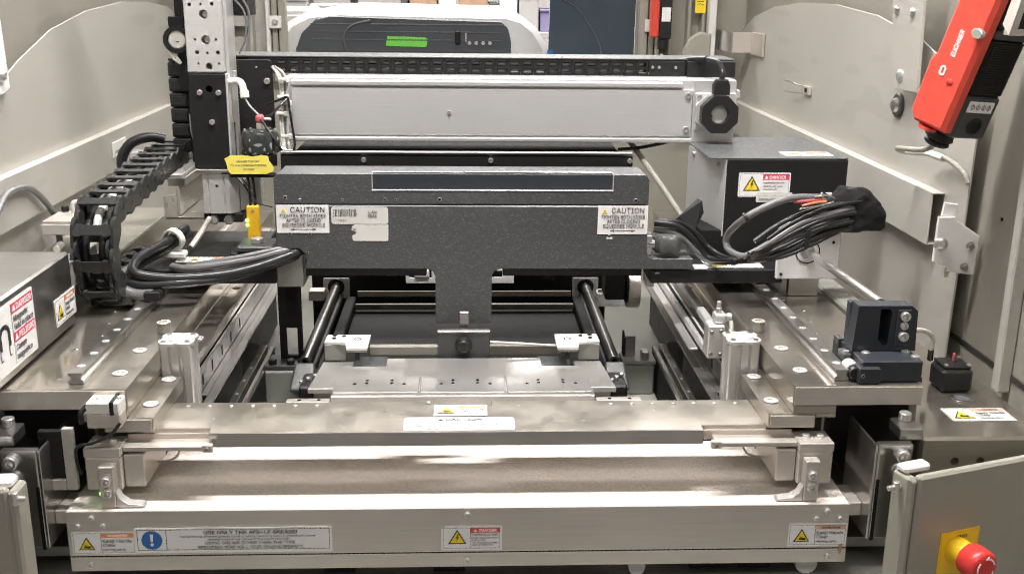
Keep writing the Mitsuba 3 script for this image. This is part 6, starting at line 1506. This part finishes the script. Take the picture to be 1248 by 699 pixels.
part(mn, 'edge_strip', bx(0.5005, 0.515, 3.19, 3.215, 1.02, 1.75, 0.001), 'olive_paint')
part(mn, 'blue_sticker', bx(0.2420, 0.2590, 3.198, 3.1995, 1.383, 1.396, 0.0003), 'ink_blue')
part(mn, 'white_sticker', bx(0.4040, 0.4200, 3.198, 3.1995, 1.373, 1.381, 0.0003), 'white_paint')
part(mn, 'bottom_ledge', bx(0.25, 0.36, 3.188, 3.1975, 1.362, 1.3685, 0.001), 'white_paint')
part(mn, 'curved_streak', tube([(0.270, 3.196, 1.545), (0.320, 3.196, 1.520), (0.362, 3.196, 1.470), (0.392, 3.196, 1.420), (0.403, 3.196, 1.375)], 0.0012, 6), 'ground_steel')  # thin pale curve across the panel, like a scratch
for s in (1,):
    fs = thing('far_interlock_switch', 'second red and black interlock switch far back behind the beam at the right', 'switch')
    part(fs, 'red_body', bx(0.477, 0.498, 2.80, 2.83, 1.455, 1.62, 0.004), 'switch_red')
    part(fs, 'black_body', bx(0.4985, 0.530, 2.80, 2.83, 1.450, 1.62, 0.004), 'black_plastic')
    part(fs, 'white_label', bx(0.503, 0.526, 2.798, 2.7995, 1.495, 1.530, 0.0004), 'label_white')
    part(fs, 'cable_gland', cat(cyl((0.511, 2.815, 1.4495), (0.511, 2.815, 1.425), 0.013, 18), cyl((0.511, 2.815, 1.4245), (0.511, 2.815, 1.415), 0.008, 16)), 'black_plastic')
    part(fs, 'cable', tube([(0.510, 2.815, 1.415), (0.511, 2.81, 1.398), (0.522, 2.80, 1.386), (0.55, 2.79, 1.383), (0.59, 2.78, 1.382)], 0.004, 10), 'pale_cable')
lk = thing('lift_arm', 'olive lift arm with a rounded end behind the encoder cable at the back right', 'arm')
part(lk, 'arm_plate', plate_xz([(0.545, 1.34), (0.545, 1.43), (0.560, 1.46), (0.585, 1.475), (0.612, 1.47), (0.612, 1.34)], 2.70, 2.72, 0.004), 'olive_paint')
part(lk, 'arm_bolt', lathe([(0.006, 0), (0.004, 0.003)], (0.563, 2.6999, 1.415), (0, -1, 0), 14), 'bright_steel')

# far clutter: benches with boxes and bins
bn = thing('storage_shelf', 'grey storage shelf with long trays in the far background', 'shelf')
part(bn, 'shelf_board', bx(-1.6, 0.9, 5.6, 6.1, 1.30, 1.33, 0.003), 'hall_grey')
for x in (-1.55, -0.6, 0.85):
    part(bn, 'shelf_post', bx(x - 0.02, x + 0.02, 5.60, 5.64, 0, 1.2995, 0.002), 'hall_dark')
    part(bn, 'shelf_post', bx(x - 0.02, x + 0.02, 6.06, 6.10, 0, 1.95, 0.002), 'hall_dark')
part(bn, 'upper_board', bx(-1.6, 0.9, 5.65, 6.06, 1.66, 1.69, 0.003), 'hall_grey')
items = [  # x0, x1, z1, material, label
    (-1.02, -0.80, 1.47, 'hall_grey', 'grey box at the left end of the far shelf'),
    (-0.78, -0.34, 1.445, 'hall_white', 'long pale tray on the far shelf'),
    (-0.325, -0.29, 1.55, 'hall_dark', 'narrow dark box on the far shelf beside the long tray'),
    (-0.28, -0.14, 1.56, 'cardboard', 'brown cardboard box on the far shelf'),
    (-0.13, -0.04, 1.50, 'white_paint', 'white carton on the far shelf between cardboard boxes'),
    (-0.03, 0.12, 1.57, 'cardboard', 'larger brown cardboard box on the far shelf'),
    (0.13, 0.17, 1.46, 'hall_dark', 'small dark box on the far shelf'),
    (0.18, 0.27, 1.58, 'gloss_white', 'tall white carton on the far shelf'),
    (0.28, 0.38, 1.50, 'hall_grey', 'grey carton on the far shelf right of the tall white one'),
    (0.39, 0.46, 1.43, 'violet_bin', 'violet bin on the far shelf'),
    (0.47, 0.58, 1.52, 'gloss_white', 'white carton at the right end of the far shelf')]
for x0, x1, z1, m, lab in items:
    bxk = thing('storage_box', lab, 'box')
    part(bxk, 'carton', bx(x0, x1, 5.66, 5.66 + 0.30, 1.3305, z1, 0.006), m)
    part(bxk, 'lid_flap', bx(x0 - 0.004, x1 + 0.004, 5.652, 5.968, z1 + 0.0005, z1 + 0.012, 0.003), m)
fd_ = thing('far_cabinet', 'grey cabinet close behind the white machine on the left', 'cabinet')
part(fd_, 'cabinet_body', bx(-1.05, -0.66, 4.6, 5.1, 0.0, 1.46, 0.006), 'hall_grey')
part(fd_, 'cabinet_door', bx(-1.04, -0.67, 4.585, 4.5995, 0.1, 1.44, 0.004), 'hall_grey')
